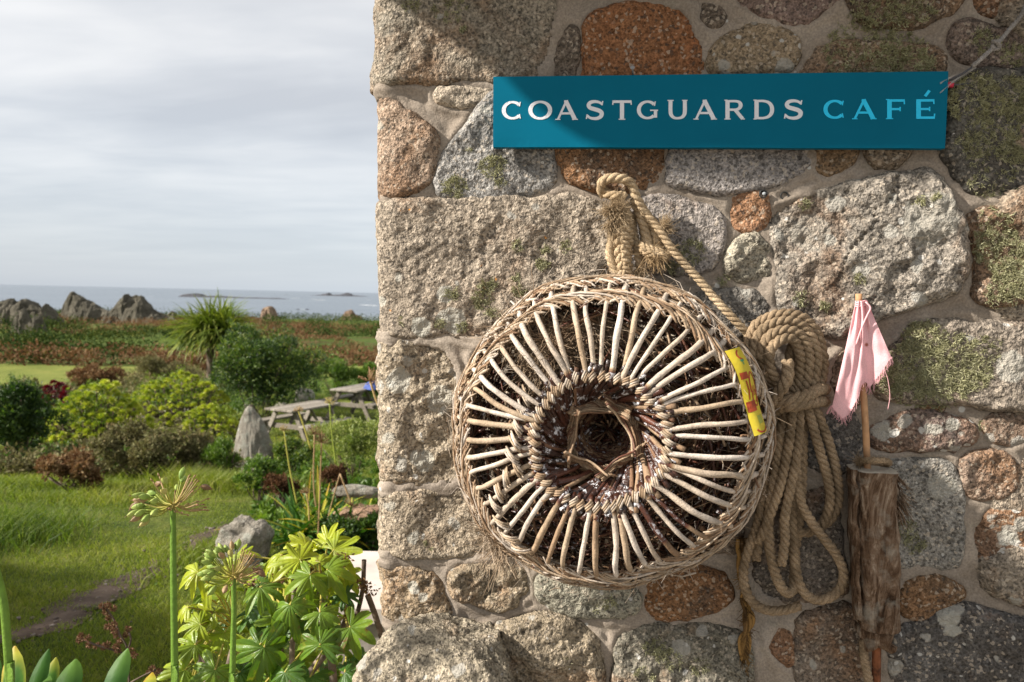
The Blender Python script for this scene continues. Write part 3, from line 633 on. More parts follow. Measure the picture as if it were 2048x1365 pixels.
# ------------------------------------------------------------------ sign
def build_sign():
    M_board = ramp_mat('teal_enamel', [(0, (.0005, .108, .178)), (1, (.0005, .108, .178))], .5, scale=5, bstr=.03, bdist=.001, spec=.06, mottle=.05)
    M_white = ramp_mat('white_letter_paint', [(0, (.62, .63, .66)), (1, (.62, .63, .66))], .4, mottle=.03)
    M_cyan = ramp_mat('pale_blue_letter_paint', [(0, (.008, .50, .80)), (1, (.008, .50, .80))], .4, mottle=.03)
    H = .040
    TL, TR, BR, BL = [W(*c, H) for c in ((986.5, 154), (1897, 143), (1890.5, 297), (986, 294.5))]
    sgn = thing('cafe_sign', 'long teal sign reading COASTGUARDS CAFÉ fixed to the stone wall', 'sign', (TL+BR)/2)
    mb = MB(); nx, ny = 60, 9
    Gd = np.zeros((nx, ny, 3))
    for i in range(nx):
        for j in range(ny):
            u, v = i/(nx-1), j/(ny-1)
            p = (TL*(1-u)+TR*u)*(1-v)+(BL*(1-u)+BR*u)*v
            p[1] += (.0012*math.sin(u*19+1)+.0007*math.sin(u*47))*max(0, v-.75)**2*14
            Gd[i, j] = p
    mb.grid(Gd[:, ::-1])
    B2 = Gd.copy(); B2[..., 1] += .018; mb.grid(B2)
    for a, b in ((Gd[:, 0], B2[:, 0]), (B2[:, -1], Gd[:, -1]), (Gd[0], B2[0]), (B2[-1], Gd[-1])): mb.grid(np.stack([a, b]))
    mb.build('board', M_board, sgn, smooth=False)
    st = MB()
    for u in (.12, .5, .88):
        p = (TL*(1-u)+TR*u+BL*(1-u)+BR*u)/2; st.box((p[0], p[1]+.03, p[2]), (.03, .018, .12), bev=.002)
    st.build('batten', ramp_mat('batten_wood', [(0, (.2, .15, .1)), (1, (.2, .15, .1))]), sgn)
    # lettering: each glyph is drawn from strokes in a unit cell (width w, height 1)
    def arc(cx, cy, rx, ry, a0, a1, n=26): return [(cx+rx*math.cos(math.radians(a)), cy+ry*math.sin(math.radians(a))) for a in np.linspace(a0, a1, n)]
    T = .19
    def ser(x, y, wd=.22, t=.045): return ([(x-wd/2, y), (x+wd/2, y)], t)
    gl = {
     'C': (1.06, [(arc(.53, .5, .44, .42, 42, 318, 40), 'C'), ([(.87, .66), (.89, .95)], .05), ([(.87, .05), (.89, .34)], .05)][:1]+[([(.875, .70), (.925, .93)], .055), ([(.875, .30), (.925, .07)], .055)]),
     'O': (1.12, [(arc(.56, .5, .47, .43, 0, 360, 48), 'O')]),
     'A': (1.10, [([(.10, .02), (.53, .96)], .10), ([(.50, .98), (.97, .02)], T), ([(.27, .33), (.82, .33)], .10), ser(.10, .022, .26), ser(.97, .022, .30), ser(.52, .978, .2)]),
     'S': (.92, [([(.80, .80), (.66, .90), (.46, .935), (.26, .89), (.17, .76), (.24, .62), (.46, .54), (.66, .47), (.78, .36), (.76, .19), (.62, .085), (.42, .06), (.22, .11), (.11, .22)], 'S'), ([(.80, .74), (.835, .96)], .055), ([(.105, .28), (.065, .04)], .055)]),
     'T': (1.0, [([(.50, .02), (.50, .95)], T), ([(.05, .925), (.95, .925)], .12), ([(.055, .99), (.04, .76)], .055), ([(.945, .99), (.96, .76)], .055), ser(.5, .022, .34)]),
     'G': (1.16, [(arc(.53, .5, .44, .42, 42, 315, 40), 'C'), ([(.875, .70), (.925, .93)], .055), ([(.93, .10), (.93, .46)], .15), ([(.66, .475), (1.06, .475)], .06)]),
     'U': (1.10, [([(.18, .98), (.18, .40), (.24, .20), (.38, .09), (.56, .07), (.74, .11), (.86, .22), (.91, .40), (.91, .98)], 'U'), ser(.18, .978, .32), ser(.91, .978, .28)]),
     'R': (1.08, [([(.20, .02), (.20, .98)], T), ([(.2, .925), (.62, .925), (.80, .86), (.86, .72), (.80, .58), (.62, .50), (.2, .50)], 'R'), ([(.56, .52), (.96, .03)], .16), ser(.20, .022, .32), ser(.12, .978, .16), ser(.97, .022, .2)]),
     'D': (1.12, [([(.20, .02), (.20, .98)], T), ([(.2, .93), (.55, .93), (.80, .85), (.94, .68), (.97, .5), (.94, .32), (.80, .15), (.55, .07), (.2, .07)], 'D'), ser(.12, .022, .16), ser(.12, .978, .16)]),
     'F': (.98, [([(.22, .02), (.22, .98)], T), ([(.14, .93), (.88, .93)], .11), ([(.22, .50), (.70, .50)], .10), ([(.885, .99), (.90, .74)], .055), ([(.705, .61), (.705, .39)], .055), ser(.22, .022, .34), ser(.13, .978, .16)]),
     'E': (1.0, [([(.22, .02), (.22, .98)], T), ([(.14, .93), (.88, .93)], .11), ([(.22, .50), (.70, .50)], .10), ([(.14, .07), (.90, .07)], .11), ([(.885, .99), (.90, .74)], .055), ([(.905, .01), (.93, .27)], .055), ([(.705, .61), (.705, .39)], .055), ([(.50, 1.13), (.70, 1.42)], .12)])}
    def width_at(kind, i, n, d):
        if isinstance(kind, float): return kind
        if kind == 'S': return .10+.09*math.sin(math.pi*i/(n-1))**1.2
        if kind in 'OCGDRU': return .105+.075*abs(d[1])**1.3
        return .14
    def stroke(mb, pts, kind, org, ux, uz, nrm, off):
        pts = np.array(pts, float)
        if kind in ('S', 'U', 'R', 'D'): pts = catmull(pts, .04)
        n = len(pts); L = []; R_ = []
        for i in range(n):
            d = pts[min(i+1, n-1)]-pts[max(i-1, 0)]; d = d/np.linalg.norm(d)
            w_ = width_at(kind, i, n, d)/2*1.1; nn = np.array([-d[1], d[0]])
            L.append(pts[i]+nn*w_); R_.append(pts[i]-nn*w_)
        def to3(p, e): return org+ux*p[0]+uz*p[1]+nrm*(.0007+off+e)
        Gd = np.array([[to3(a, -.0006), to3(a, 0), to3(b, 0), to3(b, -.0006)] for a, b in zip(L, R_)])
        mb.grid(Gd)
    # cells measured on the photograph: letter, left, right, (top, bottom) in pixels
    Ls = [('C', 1004, 1046), ('O', 1057, 1104), ('A', 1112, 1155), ('S', 1170, 1209), ('T', 1224, 1264), ('G', 1274, 1320), ('U', 1334, 1377), ('A', 1388, 1433), ('R', 1447, 1490), ('D', 1505, 1550), ('S', 1566, 1607)]
    Lb = [('C', 1647, 1692), ('A', 1705, 1752), ('F', 1769, 1812), ('E', 1827, 1872)]
    for name, seq, m_ in (('lettering', Ls, M_white), ('lettering', Lb, M_cyan)):
        mb = MB()
        for ch, xa, xb in seq:
            f = (xa-987)/905; yt, yb = 202-3.5*f, 240.5-1.8*f
            a, b, c = W(xa, yb, H), W(xb, yb-.1, H), W(xa, yt, H)
            wcell, st_ = gl[ch]
            ux = (b-a)/wcell*1.0; uz = (c-a); nrm = np.array([0, -1.0, 0])
            for q, (pts, kind) in enumerate(st_): stroke(mb, pts, kind, a, ux, uz, nrm, q*.00008)
        mb.build(name, m_, sgn, smooth=False)['label'] = 'white word COASTGUARDS' if m_ is M_white else 'pale blue word CAFÉ'
    nl = MB(); p = W(1266, 150, .03); nl.tube([W(1266, 152, .012), W(1265, 136, .045)], .0016, 6); nl.tube([W(1265, 136.5, .045), W(1265, 134.5, .047)], .0042, 8)
    tag(nl.build('nail', ramp_mat('steel', [(0, (.25, .26, .28)), (1, (.3, .3, .3))], .5)), 'small grey nail standing just above the top edge of the teal sign', 'nail')
build_sign()

# ------------------------------------------------------------------ ropes
def rope_mat(name, dark, pale_tone):
    m, t = mat(name); tc = t.n('ShaderNodeTexCoord').outputs['Object']
    b = t.ramp(t.noise(tc, 24, 4, .6), [(.3, dark), (.7, pale_tone)])  # darker and paler fibre mixed by noise
    b = t.mix(t.mapr(t.noise(tc, 9, 4, .6), .52, .75, 0, .55), b, tuple(v*.45 for v in pale_tone)); b = t.mix(1, b, t.ramp(t.noise(tc, 380, 3, .6), [(.3, .6), (.5, 1), (.7, 1.35)]), 'MULTIPLY')
    b = t.mix(t.mapr(val(t), .5, 1, 0, .8), b, (.36, .21, .07))
    return finish(m, t, b, .95, t.noise(tc, 420, 3, .7), .8, .002, .1)
M_rope = rope_mat('manila_rope', (.15, .108, .066), (.34, .25, .16))
M_ropeL = rope_mat('bleached_rope', (.29, .21, .125), (.50, .385, .25))
def rope(mb, pts, R=.0095, pitch=.042, fuzz=.35, strands=3, a=.2):
    c = catmull(pts, .0035); n = len(c)
    T = np.gradient(c, axis=0); T /= np.linalg.norm(T, axis=1, keepdims=True)+1e-12
    u = np.cross(T[0], [0, 1, .1]); u /= np.linalg.norm(u); N = np.zeros_like(c)
    for i in range(n): u = u-T[i]*np.dot(u, T[i]); u /= np.linalg.norm(u); N[i] = u
    B = np.cross(T, N); s = np.concatenate([[0], np.cumsum(np.linalg.norm(np.diff(c, axis=0), axis=1))]); ph0 = rnd.uniform(0, 6)
    for k in range(strands):
        ph = ph0-2*math.pi*(s/pitch)+2*math.pi*k/strands+.45*fbm(s*9, ph0, 0, 1, 2, 6)
        q = c+R*.50*(np.cos(ph)[:, None]*N+np.sin(ph)[:, None]*B)
        mb.tube(q, R*.56*(1+.09*fbm(s*38, k*3, R*900, 1, 2, 5)), 7, a=a)
    for _ in range(int(s[-1]*900*fuzz)):             # stray fibres
        i = rnd.randrange(n); ph = rnd.uniform(0, 6.28); d = math.cos(ph)*N[i]+math.sin(ph)*B[i]
        L = rnd.uniform(.003, .009); p = c[i]+d*R*.9; e = d*rnd.uniform(.3, 1)+T[i]*rnd.uniform(-1, 1)
        mb.tube([p, p+e*L*.5, p+e*L+np.array([0, 0, rnd.uniform(-.3, .3)*L])], [.00035, .0003, .0002], 3, a=a, cap=False)
def R3(*pts): return [W(x, y, h) for x, y, h in pts]
def strand_burst(mb, c, d, n, L, spread, a=.2, r=.0004, droop=0):
    d = np.array(d, float); d /= np.linalg.norm(d)
    for _ in range(n):
        e = d+rng.normal(0, spread, 3); e /= np.linalg.norm(e); l = L*rnd.uniform(.4, 1.1)
        p = np.array(c)+rng.normal(0, L*.12, 3); k = rng.normal(0, .25, 3); k[2] -= droop
        mb.tube([p, p+e*l*.5, p+(e+k)*l], [r*1.3, r, r*.6], 3, a=a, cap=False)
def build_rope():
    t = thing('mooring_rope', 'thick manila rope from the eye above the wicker pot to a tied coil', 'rope', W(1570, 700, .05))
    m = MB(); rope(m, R3((1210,392,.03),(1203,380,.045),(1205,364,.055),(1222,357,.06),(1245,358,.06),(1262,368,.055),(1270,388,.05),(1280,410,.045),(1300,440,.04),(1322,470,.035)), .0095)
    rope(m, R3((1250,390,.05),(1232,392,.055),(1214,388,.045),(1206,380,.04)), .0095); m.build('eye_loop', M_ropeL, t)
    m = MB()                                          # the spliced plait hanging to the pot
    y = 415; k = 0
    while y < 556:
        f = (y-415)/140; cx_ = 1243+6*f; hw = 11+3*math.sin(f*7)
        for sgn in (1, -1):
            rope(m, R3((cx_-sgn*hw*1.1, y-13, .035), (cx_-sgn*hw*.5, y-3, .052), (cx_+sgn*hw*.4, y+5, .058), (cx_+sgn*hw*1.1, y+15, .048), (cx_+sgn*hw*1.25, y+24, .034)), .0078, .03, .8)
            y += 8.5
    rope(m, R3((1224,440,.04),(1226,470,.045),(1219,505,.045),(1228,540,.05),(1240,556,.05)), .0085, .035, .8)
    rope(m, R3((1262,430,.02),(1268,470,.025),(1276,510,.03),(1282,545,.04)), .0085, .035, .6)
    m.build('plait', M_ropeL, t)
    m = MB()
    for _ in range(7):
        strand_burst(m, W(1228+rnd.uniform(-16, 22), 424+rnd.uniform(-8, 8), .055), (rnd.uniform(-.4, .5), -.5, rnd.uniform(-.6, .8)), 95, .028, .5, .35, .00045)
    strand_burst(m, W(1225,440,.055), (-.3,-.3,-1), 160, .03, .35, .4, .00045)
    m.build('frayed_end', M_ropeL, t)
    m = MB(); strand_burst(m, W(1325,458,.045), (.35,-.4,.9), 170, .026, .35, .2, .00045); strand_burst(m, W(1330,462,.045), (.8,-.4,.1), 90, .02, .45, .2, .00045)
    m.build('frayed_end', M_ropeL, t)
    m = MB()                                          # brown lashed splice on the right leg
    rope(m, R3((1268,400,.035),(1280,430,.035),(1290,460,.035),(1296,495,.04)), .010, .04, 1)
    rope(m, R3((1305,440,.03),(1312,475,.035),(1325,505,.035),(1338,510,.03)), .0095, .035, 1, a=.5)
    for q in range(5): rope(m, R3((1282+q*9, 486+q*2, .02),(1284+q*9,492+q*3,.055),(1292+q*9,505+q*2,.058),(1297+q*9,516,.03)), .0062, .025, 1, a=.45)
    rope(m, R3((1283,498,.05),(1300,508,.06),(1320,512,.055),(1338,508,.04)), .008, .03, 1, a=.55)
    strand_burst(m, W(1310,505,.05), (0,-.4,-1), 260, .035, .6, .7, .0005)
    strand_burst(m, W(1280,540,.04), (0,-.3,-1), 260, .035, .5, .5, .0005)
    m.build('splice', M_ropeL, t)
    m = MB(); rope(m, R3((1268,398,.04),(1290,425,.045),(1318,460,.05),(1345,500,.05),(1372,532,.048),(1400,562,.05),(1430,598,.055),(1455,625,.06),(1478,650,.06),(1496,668,.05),(1512,690,.035)), .0080, .036)
    m.build('line', M_ropeL, t)
    m = MB()
    heads = [
     [(1560,812,.05),(1528,775,.06),(1503,735,.06),(1494,695,.06),(1508,655,.06),(1540,634,.06),(1580,628,.06),(1612,640,.055),(1634,668,.05),(1645,705,.045),(1646,745,.04),(1634,790,.04)],
     [(1568,805,.06),(1535,765,.07),(1514,730,.075),(1510,690,.075),(1525,660,.075),(1552,645,.075),(1582,643,.07),(1608,655,.065),(1628,685,.06),(1634,725,.055),(1624,785,.05)],
     [(1572,800,.07),(1545,765,.08),(1527,730,.085),(1524,700,.085),(1537,674,.085),(1562,661,.085),(1590,664,.08),(1610,684,.075),(1618,720,.065),(1610,780,.055)],
     [(1570,790,.085),(1552,760,.09),(1539,730,.095),(1540,704,.095),(1553,685,.095),(1572,677,.09),(1588,681,.085),(1598,705,.075),(1600,740,.06),(1594,790,.05)],
     [(1590,800,.05),(1583,760,.05),(1580,720,.055),(1584,695,.06),(1600,680,.07),(1620,684,.06),(1634,705,.05),(1640,745,.03),(1630,800,.03)],
     [(1558,815,.03),(1522,770,.03),(1504,720,.035),(1506,668,.04),(1535,640,.04),(1575,636,.04),(1615,652,.035),(1640,690,.03),(1652,740,.02),(1640,800,.02)],
     [(1600,800,.03),(1598,750,.03),(1604,710,.035),(1618,695,.04),(1640,715,.02),(1650,770,.018),(1640,810,.02)]]
    for h in heads[:5]: rope(m, R3(*h), .0100, .043)
    lows = [
     [(1560,800,.05),(1546,850,.055),(1538,920,.055),(1528,990,.055),(1515,1050,.055),(1500,1090,.055),(1489,1130,.055),(1488,1165,.055),(1500,1198,.05),(1525,1218,.045),(1560,1222,.04),(1600,1212,.035)],
     [(1575,805,.06),(1562,870,.07),(1552,940,.07),(1542,1000,.07),(1537,1050,.07),(1540,1100,.07),(1550,1145,.065),(1563,1175,.06),(1578,1186,.05),(1588,1170,.04),(1590,1120,.035),(1588,1040,.03),(1590,940,.03)],
     [(1586,805,.07),(1580,870,.08),(1570,930,.08),(1556,985,.08),(1540,1030,.075),(1524,1070,.07),(1515,1085,.06)],
     [(1598,805,.065),(1598,870,.075),(1590,930,.08),(1578,990,.08),(1569,1040,.08),(1570,1080,.08),(1563,1130,.075)],
     [(1590,810,.055),(1592,880,.065),(1594,960,.07),(1604,1010,.07),(1624,1045,.065),(1650,1080,.06),(1674,1112,.055),(1687,1145,.05),(1682,1175,.045),(1660,1195,.045),(1632,1200,.045),(1608,1185,.045),(1595,1155,.045),(1588,1110,.045),(1584,1040,.045),(1580,960,.04)],
     [(1612,805,.06),(1628,860,.065),(1642,910,.06),(1655,955,.055),(1660,1000,.05),(1652,1035,.045),(1635,1058,.04),(1608,1066,.035),(1588,1056,.03)],
     [(1622,800,.05),(1645,850,.05),(1664,905,.045),(1675,955,.04),(1677,1000,.035),(1664,1035,.035),(1648,1052,.035)],
     [(1606,810,.05),(1614,870,.06),(1622,930,.055),(1632,985,.045),(1634,1040,.035)],
     [(1566,810,.035),(1550,880,.04),(1530,960,.04),(1520,1040,.035),(1512,1120,.03)],
     [(1604,805,.04),(1606,880,.045),(1604,960,.04),(1600,1030,.03),(1592,1090,.03)],
     [(1636,820,.03),(1655,880,.03),(1665,950,.025),(1668,1020,.02),(1662,1090,.02),(1640,1140,.02),(1610,1150,.02)],
     [(1555,830,.03),(1545,900,.03),(1532,980,.025),(1530,1060,.025),(1538,1120,.025),(1560,1160,.025)]]
    for h in lows[:7]+lows[8:10]: rope(m, R3(*h), rnd.uniform(.0090, .0098), rnd.uniform(.038, .044), .5)
    m.build('coil', M_rope, t)
    m = MB()
    rope(m, R3((1574,722,.10),(1576,750,.105),(1566,775,.105),(1550,795,.10),(1536,812,.085),(1534,822,.06),(1550,826,.03)), .0112, .046)
    rope(m, R3((1536,800,.03),(1552,806,.08),(1580,803,.10),(1610,796,.095),(1632,782,.075),(1648,778,.045),(1650,780,.02)), .0112, .046)
    rope(m, R3((1540,818,.03),(1560,812,.08),(1588,812,.10),(1618,806,.09),(1640,802,.06),(1650,804,.02)), .0112, .046)
    rope(m, R3((1545,835,.03),(1570,808,.09),(1596,795,.10),(1622,786,.085),(1640,776,.06)), .0105, .046)
    m.build('binding', M_rope, t)
build_rope()
# rotten strap behind the coil, running down the wall
def build_strap():
    m = MB(); pts = R3((1488,1078,.02),(1484,1130,.02),(1490,1190,.022),(1494,1240,.022),(1488,1300,.022),(1492,1380,.02))
    c = catmull(pts, .006)
    for k in range(9):
        n = len(c); q = c+np.stack([fbm(np.arange(n), k*7, 0, .12, 2, k)*.010, fbm(np.arange(n), k*7, 3, .1, 2, k)*.006, 0*np.arange(n)], 1)
        m.tube(q, .0042, 5, a=rnd.random())
    for i in range(0, len(c), 2): strand_burst(m, c[i], (rnd.uniform(-1, 1), -.5, -.8), 16, .02, .6, rnd.random(), .0007)
    tag(m.build('rotten_strap', rope_mat('rotten_fibre', (.04, .025, .012), (.16, .09, .035))), 'rotten dark brown strap hanging down the wall behind the rope coil', 'strap')
build_strap()
# pale cord from the top right down to the sign corner
def build_cord():
    t = thing('plastic_cord', 'thin grey cord with torn clear film tied to the sign corner', 'cord', W(1990, 92, .03))
    m = MB(); rope(m, R3((2075,-60,.05),(2047,22,.04),(2018,60,.035),(1992,90,.045),(1960,120,.05),(1945,133,.045)), .0042, .02, .5)
    rope(m, R3((1984,84,.05),(1994,84,.058),(1999,94,.05),(1990,99,.048),(1984,90,.05)), .0042, .02, .5)
    m.build('cord', rope_mat('grey_cord', (.20, .185, .17), (.33, .31, .29)), t)
    for q in range(3): m = MB()
    m = MB()
    rope(m, R3((1950,130,.045),(1925,148,.04),(1900,160,.03),(1880,168,.02)), .0022, .012, .2)
    rope(m, R3((1945,168,.035),(1925,169,.035),(1895,171,.03),(1870,173,.02)), .0018, .012, .2)
    m.build('wire', ramp_mat('dark_wire', [(0, (.06, .06, .07)), (1, (.1, .1, .1))]), t)
    m = MB(); m.tube(R3((1880,170,.03),(1898,170,.034),(1906,171,.034)), .005, 8)
    m.build('red_ferrule', ramp_mat('red_plastic', [(0, (.45, .03, .06)), (1, (.45, .03, .06))], .4), t)
    m = MB(); Gd = np.zeros((14, 10, 3))
    for i in range(14):
        for j in range(10):
            u, v = i/13, j/9; x = 1880+u*72; y0_, y1_ = 163-u*32, 190-u*52-6*u*(1-u)
            Gd[i, j] = W(x, y0_+(y1_-y0_)*v, .03+.008*math.sin(v*9+u*4)*(1-u*.7)+.004)
    m.grid(Gd); mf, tt = mat('clear_film'); b = tt.n('ShaderNodeBsdfPrincipled'); b.inputs['Base Color'].default_value = (.5, .48, .46, 1); b.inputs['Roughness'].default_value = .35; b.inputs['Alpha'].default_value = .45
    o_ = tt.n('ShaderNodeOutputMaterial'); tt.l(b.outputs[0], o_.inputs[0]); m.build('film', mf, t)
build_cord()
# two plugged holes drilled in the mortar
for (x, y, lab) in ((1527, 388, 'drilled hole with a metal anchor, left of two under the sign'), (1569, 392, 'empty drilled hole, right of two under the sign')):
    h = wall_h(x, y)+.002; m = MB(); th = np.linspace(0, 2*math.pi, 20, endpoint=False); c = W(x, y, h)
    Gd = np.array([[c+np.array([r*math.cos(a), dy, r*math.sin(a)]) for a in th] for r, dy in ((.0085, .004), (.008, -.001), (.0062, -.0012), (.0055, .01), (.0, .0101))])
    m.grid(Gd, a=np.array([.1, .2, .1, 0, 0]), closed=True)
    if x == 1527: m.tube([c+np.array([.001, -.002, 0]), c+np.array([.001, .008, 0])], .0035, 10, a=1.)
    tag(m.build('wall_anchor', ramp_mat('anchor', [(0, (.01, .01, .01)), (.5, (.06, .06, .055)), (1, (.3, .32, .33))], .5)), lab, 'wall anchor', 'drilled anchor holes')

# ------------------------------------------------------------------ wicker pot
def withy_mat():
    m, t = mat('withy'); tc = t.n('ShaderNodeTexCoord').outputs['Object']
    # val: 0 tarred, .25 red brown, .5 brown, .75 tan, 1 silvered
    b = t.ramp(val(t), [(0, (.022, .012, .009)), (.22, (.09, .030, .017)), (.42, (.19, .11, .058)), (.7, (.335, .25, .165)), (1, (.48, .42, .36))])
    b = t.mix(1, b, t.ramp(t.noise(tc, 45, 4, .65), [(.3, .6), (.5, 1), (.7, 1.2)]), 'MULTIPLY')
    b = t.mix(1, b, t.ramp(t.noise(tc, 300, 3, .6), [(.3, .75), (.5, 1), (.7, 1.2)]), 'MULTIPLY')
    wf = t.math('MULTIPLY', t.mapr(t.noise(tc, 70, 5, .75), .545, .60), t.mapr(val(t), .16, .08))
    b = t.mix(wf, b, (.62, .62, .64))
    rg = t.mapr(val(t), .15, .4, .3, .8)
    return finish(m, t, b, rg, t.noise(tc, 330, 3, .6), .6, .002, .4)
M_wi = withy_mat()
PC = W(1218, 853, .088)
_a = math.radians(6.5); PN = np.array([-math.sin(_a), -math.cos(_a), 0]); PE = np.array([math.cos(_a), -math.sin(_a), 0]); PZ = np.array([0, 0, 1.0])
def pot(r, th, h):
    r = np.asarray(r, float); th = np.asarray(th, float); h = np.asarray(h, float)
    r = r*.948*(1+.018*np.sin(2*th+.6)+.012*np.sin(3*th+2)+.008*np.sin(7*th)+.006*np.sin(13*th+1))
    return PC+PN*h[..., None]+PE*(r*np.cos(th))[..., None]+PZ*(r*1.005*np.sin(th))[..., None]
def build_pot():
    t = thing('wicker_lobster_pot', 'round weathered withy lobster pot hanging on the granite wall', 'lobster pot', PC)
    N = 50
    # ribs outside the mouth ring, each one a part
    thr = np.array([2*math.pi*(k+.5)/N+rnd.uniform(-.018, .018) for k in range(N)])
    for k in range(N):
        th = thr[k]; a_ = (math.degrees(th)) % 360
        r0 = .119; tw = .07*math.sin(th*3)+.05*math.sin(th+1)+rnd.uniform(-.07, .07)
        prof = [(.105, .158, .0), (r0, .170, .0), (.152, .171, .2), (.20, .169, .6), (.235, .155, .9), (.262, .127, 1.), (.281, .098, 1.), (.292, .062, 1), (.290, .03, 1), (.272, -.002, 1)]
        jr = rnd.uniform(-.004, .004)
        pts = [pot(r+jr*.4, th+tw*(1-q)*1.0+rnd.uniform(-.006, .006), h+rnd.uniform(-.003, .003)) for r, h, q in prof]
        c = catmull(np.array(pts), .008); n = len(c)
        base = rnd.uniform(.82, 1.0) if rnd.random() < .76 else rnd.choice([.68, .75, .6, .45])
        if 235 < a_ < 300 and rnd.random() < .5: base = rnd.choice([.7, .6, .22, .5])
        av = base+fbm(np.arange(n), k*5, 0, .15, 2, 1)*.10
        u = np.linspace(0, 1, n); av = np.where(u < rnd.uniform(.03, .12), .1, av)
        if base < .5: av = np.where(u < .35, .12, av)
        c = c+np.stack([fbm(u*5, k, q_, 1.5, 2, 4) for q_ in (0, 3, 6)], 1)*.0011; rr = rnd.uniform(.0036, .0054)*np.interp(u, [0, .2, .6, 1], [.92, 1.05, 1, .85])*(1+.10*fbm(u*9, k, 1, 2, 2, 8))
        m = MB(); m.tube(c, rr, 9, a=np.clip(av, 0, 1)); m.build('rib', M_wi, t)
    # funnel ribs: tarred, twisting in to the throat
    m = MB()
    for k in range(N*2):
        th = 2*math.pi*(k+.3)/(N*2)+rnd.uniform(-.03, .03); tw = rnd.uniform(.45, .9)
        if k % 2 and rnd.random() < .25: continue
        pts = [pot(r, th+tw*q+rnd.uniform(-.015, .015), h) for r, h, q in ((.136+rnd.uniform(-.01, .012), .173, -.1), (.122, .166, 0), (.101, .150, .2), (.080, .125, .5), (.062, .095, .8), (.055, .06, 1.0), (.05, .02, 1.1))]
        av = rnd.choice([.02, .03, .05, .05, .08, .08, .1, .2, .35, .5])
        c = catmull(np.array(pts), .008)
        m.tube(c, rnd.uniform(.0034, .0055), 7, a=np.clip(av+fbm(np.arange(len(c)), k, 0, .2, 2, 2)*.06, 0, 1))
    m.build('funnel', M_wi, t)
    # ring of knots at the mouth, then the plaits; every piece of weave is one short withy
    m = MB()
    for k in range(N):
        th = thr[k]+.02; d = thr[k]
        er = (PE*math.cos(d)+PZ*math.sin(d)); et = (-PE*math.sin(d)+PZ*math.cos(d))
        cc = pot(.119+rnd.uniform(-.002, .003), d, .170)
        ax = er*.85+et*(.5+rnd.uniform(-.15, .15)); ax /= np.linalg.norm(ax)
        o1 = np.cross(ax, PN); o1 /= np.linalg.norm(o1); o2 = np.cross(ax, o1)
        for q in range(3):
            off = (q-1)*.0039; R1, R2 = .0077, .0068; al = np.linspace(0, 2*math.pi, 15)
            pts = cc+ax*off+o1*(R1*np.cos(al)[:, None])+o2*(R2*np.sin(al)[:, None])+ax*(.003*np.cos(al)[:, None])
            m.tube(pts, rnd.uniform(.0017, .0022), 6, a=rnd.uniform(.5, .95))
    m.build('mouth_ring', M_wi, t)
    def band(m, r, h, hr, hh, n, span, lay=2, rad=(.002, .0032), col=(.45, .97), lift=.007, a0=0, a1=2*math.pi, nr=(.7, .7)):
        for l in range(lay):
            for k in range(n):
                th = a0+(a1-a0)*(k+rnd.uniform(-.3, .3))/n; sg = 1
                u = np.linspace(0, 1, 9); sp = span*rnd.uniform(.75, 1.25)
                of = (u-.5)*2*rnd.uniform(.75, 1.1)
                ri = r+hr*of+lift*np.sin(math.pi*u)*nr[0]; hi = h+hh*of*sg+lift*np.sin(math.pi*u)*nr[1]+l*.002
                pts = pot(ri, th+sp*(u-.5), hi)+rng.normal(0, .0008, (9, 3))
                m.tube(pts, rnd.uniform(*rad)*np.interp(u, [0, .15, .85, 1], [.5, 1, 1, .45]), 6, a=np.clip(rnd.uniform(*col)+(u-.5)*.1, 0, 1))
    m = MB(); band(m, .260, .130, .013, -.014, 150, .25, 1, rad=(.0017, .0030), col=(.4, 1)); band(m, .260, .130, -.012, .013, 95, .22, 1, rad=(.0016, .0028), col=(.4, 1), lift=.005); band(m, .261, .129, .007, -.008, 45, .5, 1, rad=(.0014, .0024), lift=.012); m.build('rim_plait', M_wi, t)
    m = MB(); band(m, .288, .084, .006, -.021, 140, .26, 1, nr=(1, .1), rad=(.0017, .0030), col=(.4, 1)); band(m, .289, .080, -.004, .022, 110, .24, 1, nr=(1, .1), rad=(.0016, .0028), col=(.35, .95), lift=.006); band(m, .290, .080, .004, .010, 60, .6, 1, nr=(1, .1), rad=(.0013, .0022), lift=.011); m.build('side_plait', M_wi, t)
    m = MB(); band(m, .294, .034, .004, -.024, 170, .28, 1, nr=(1, .1), col=(.4, 1)); band(m, .294, .030, .004, .022, 150, .26, 1, nr=(1, .1), col=(.35, .95), lift=.005); band(m, .292, .012, .004, .022, 160, .36, 2, nr=(1, 0), col=(.45, .95)); band(m, .280, -.005, .01, -.012, 150, .4, 2, nr=(1, 0), col=(.4, .9)); m.build('base_plait', M_wi, t)
    # loose weave down the sides, sparser towards the front
    m = MB()
    for k in range(1300):
        th = rnd.uniform(0, 6.283); h = rnd.uniform(-.01, .125); r = np.interp(h, [0, .06, .1, .14], [.278, .286, .276, .25])-rnd.uniform(0, .01)
        u = np.linspace(0, 1, 7); sp = rnd.uniform(.15, .5)
        m.tube(pot(r+.003*np.sin(u*9+k), th+sp*u, h+(u-.5)*rnd.uniform(-.03, .03)), rnd.uniform(.0014, .0026), 5, a=rnd.choice([.3, .42, .5, .6, .7, .85]))
    m.build('side_weave', M_wi, t)
    # inside: woven back, inner twigs, fibre
    m = MB()
    for l in range(30):
        r = .065+l*.0073
        for q in range(9):
            th0 = rnd.uniform(0, 6.283); sp = rnd.uniform(.5, 1.3); u = np.linspace(0, 1, 12)
            m.tube(pot(r+.004*np.sin(u*20+q*2), th0+sp*u, .004+.006*np.sin(u*30+q+l*1.5)+rnd.uniform(0, .01)), rnd.uniform(.0018, .0034), 5, a=rnd.choice([.2, .25, .35, .42, .5, .65]))
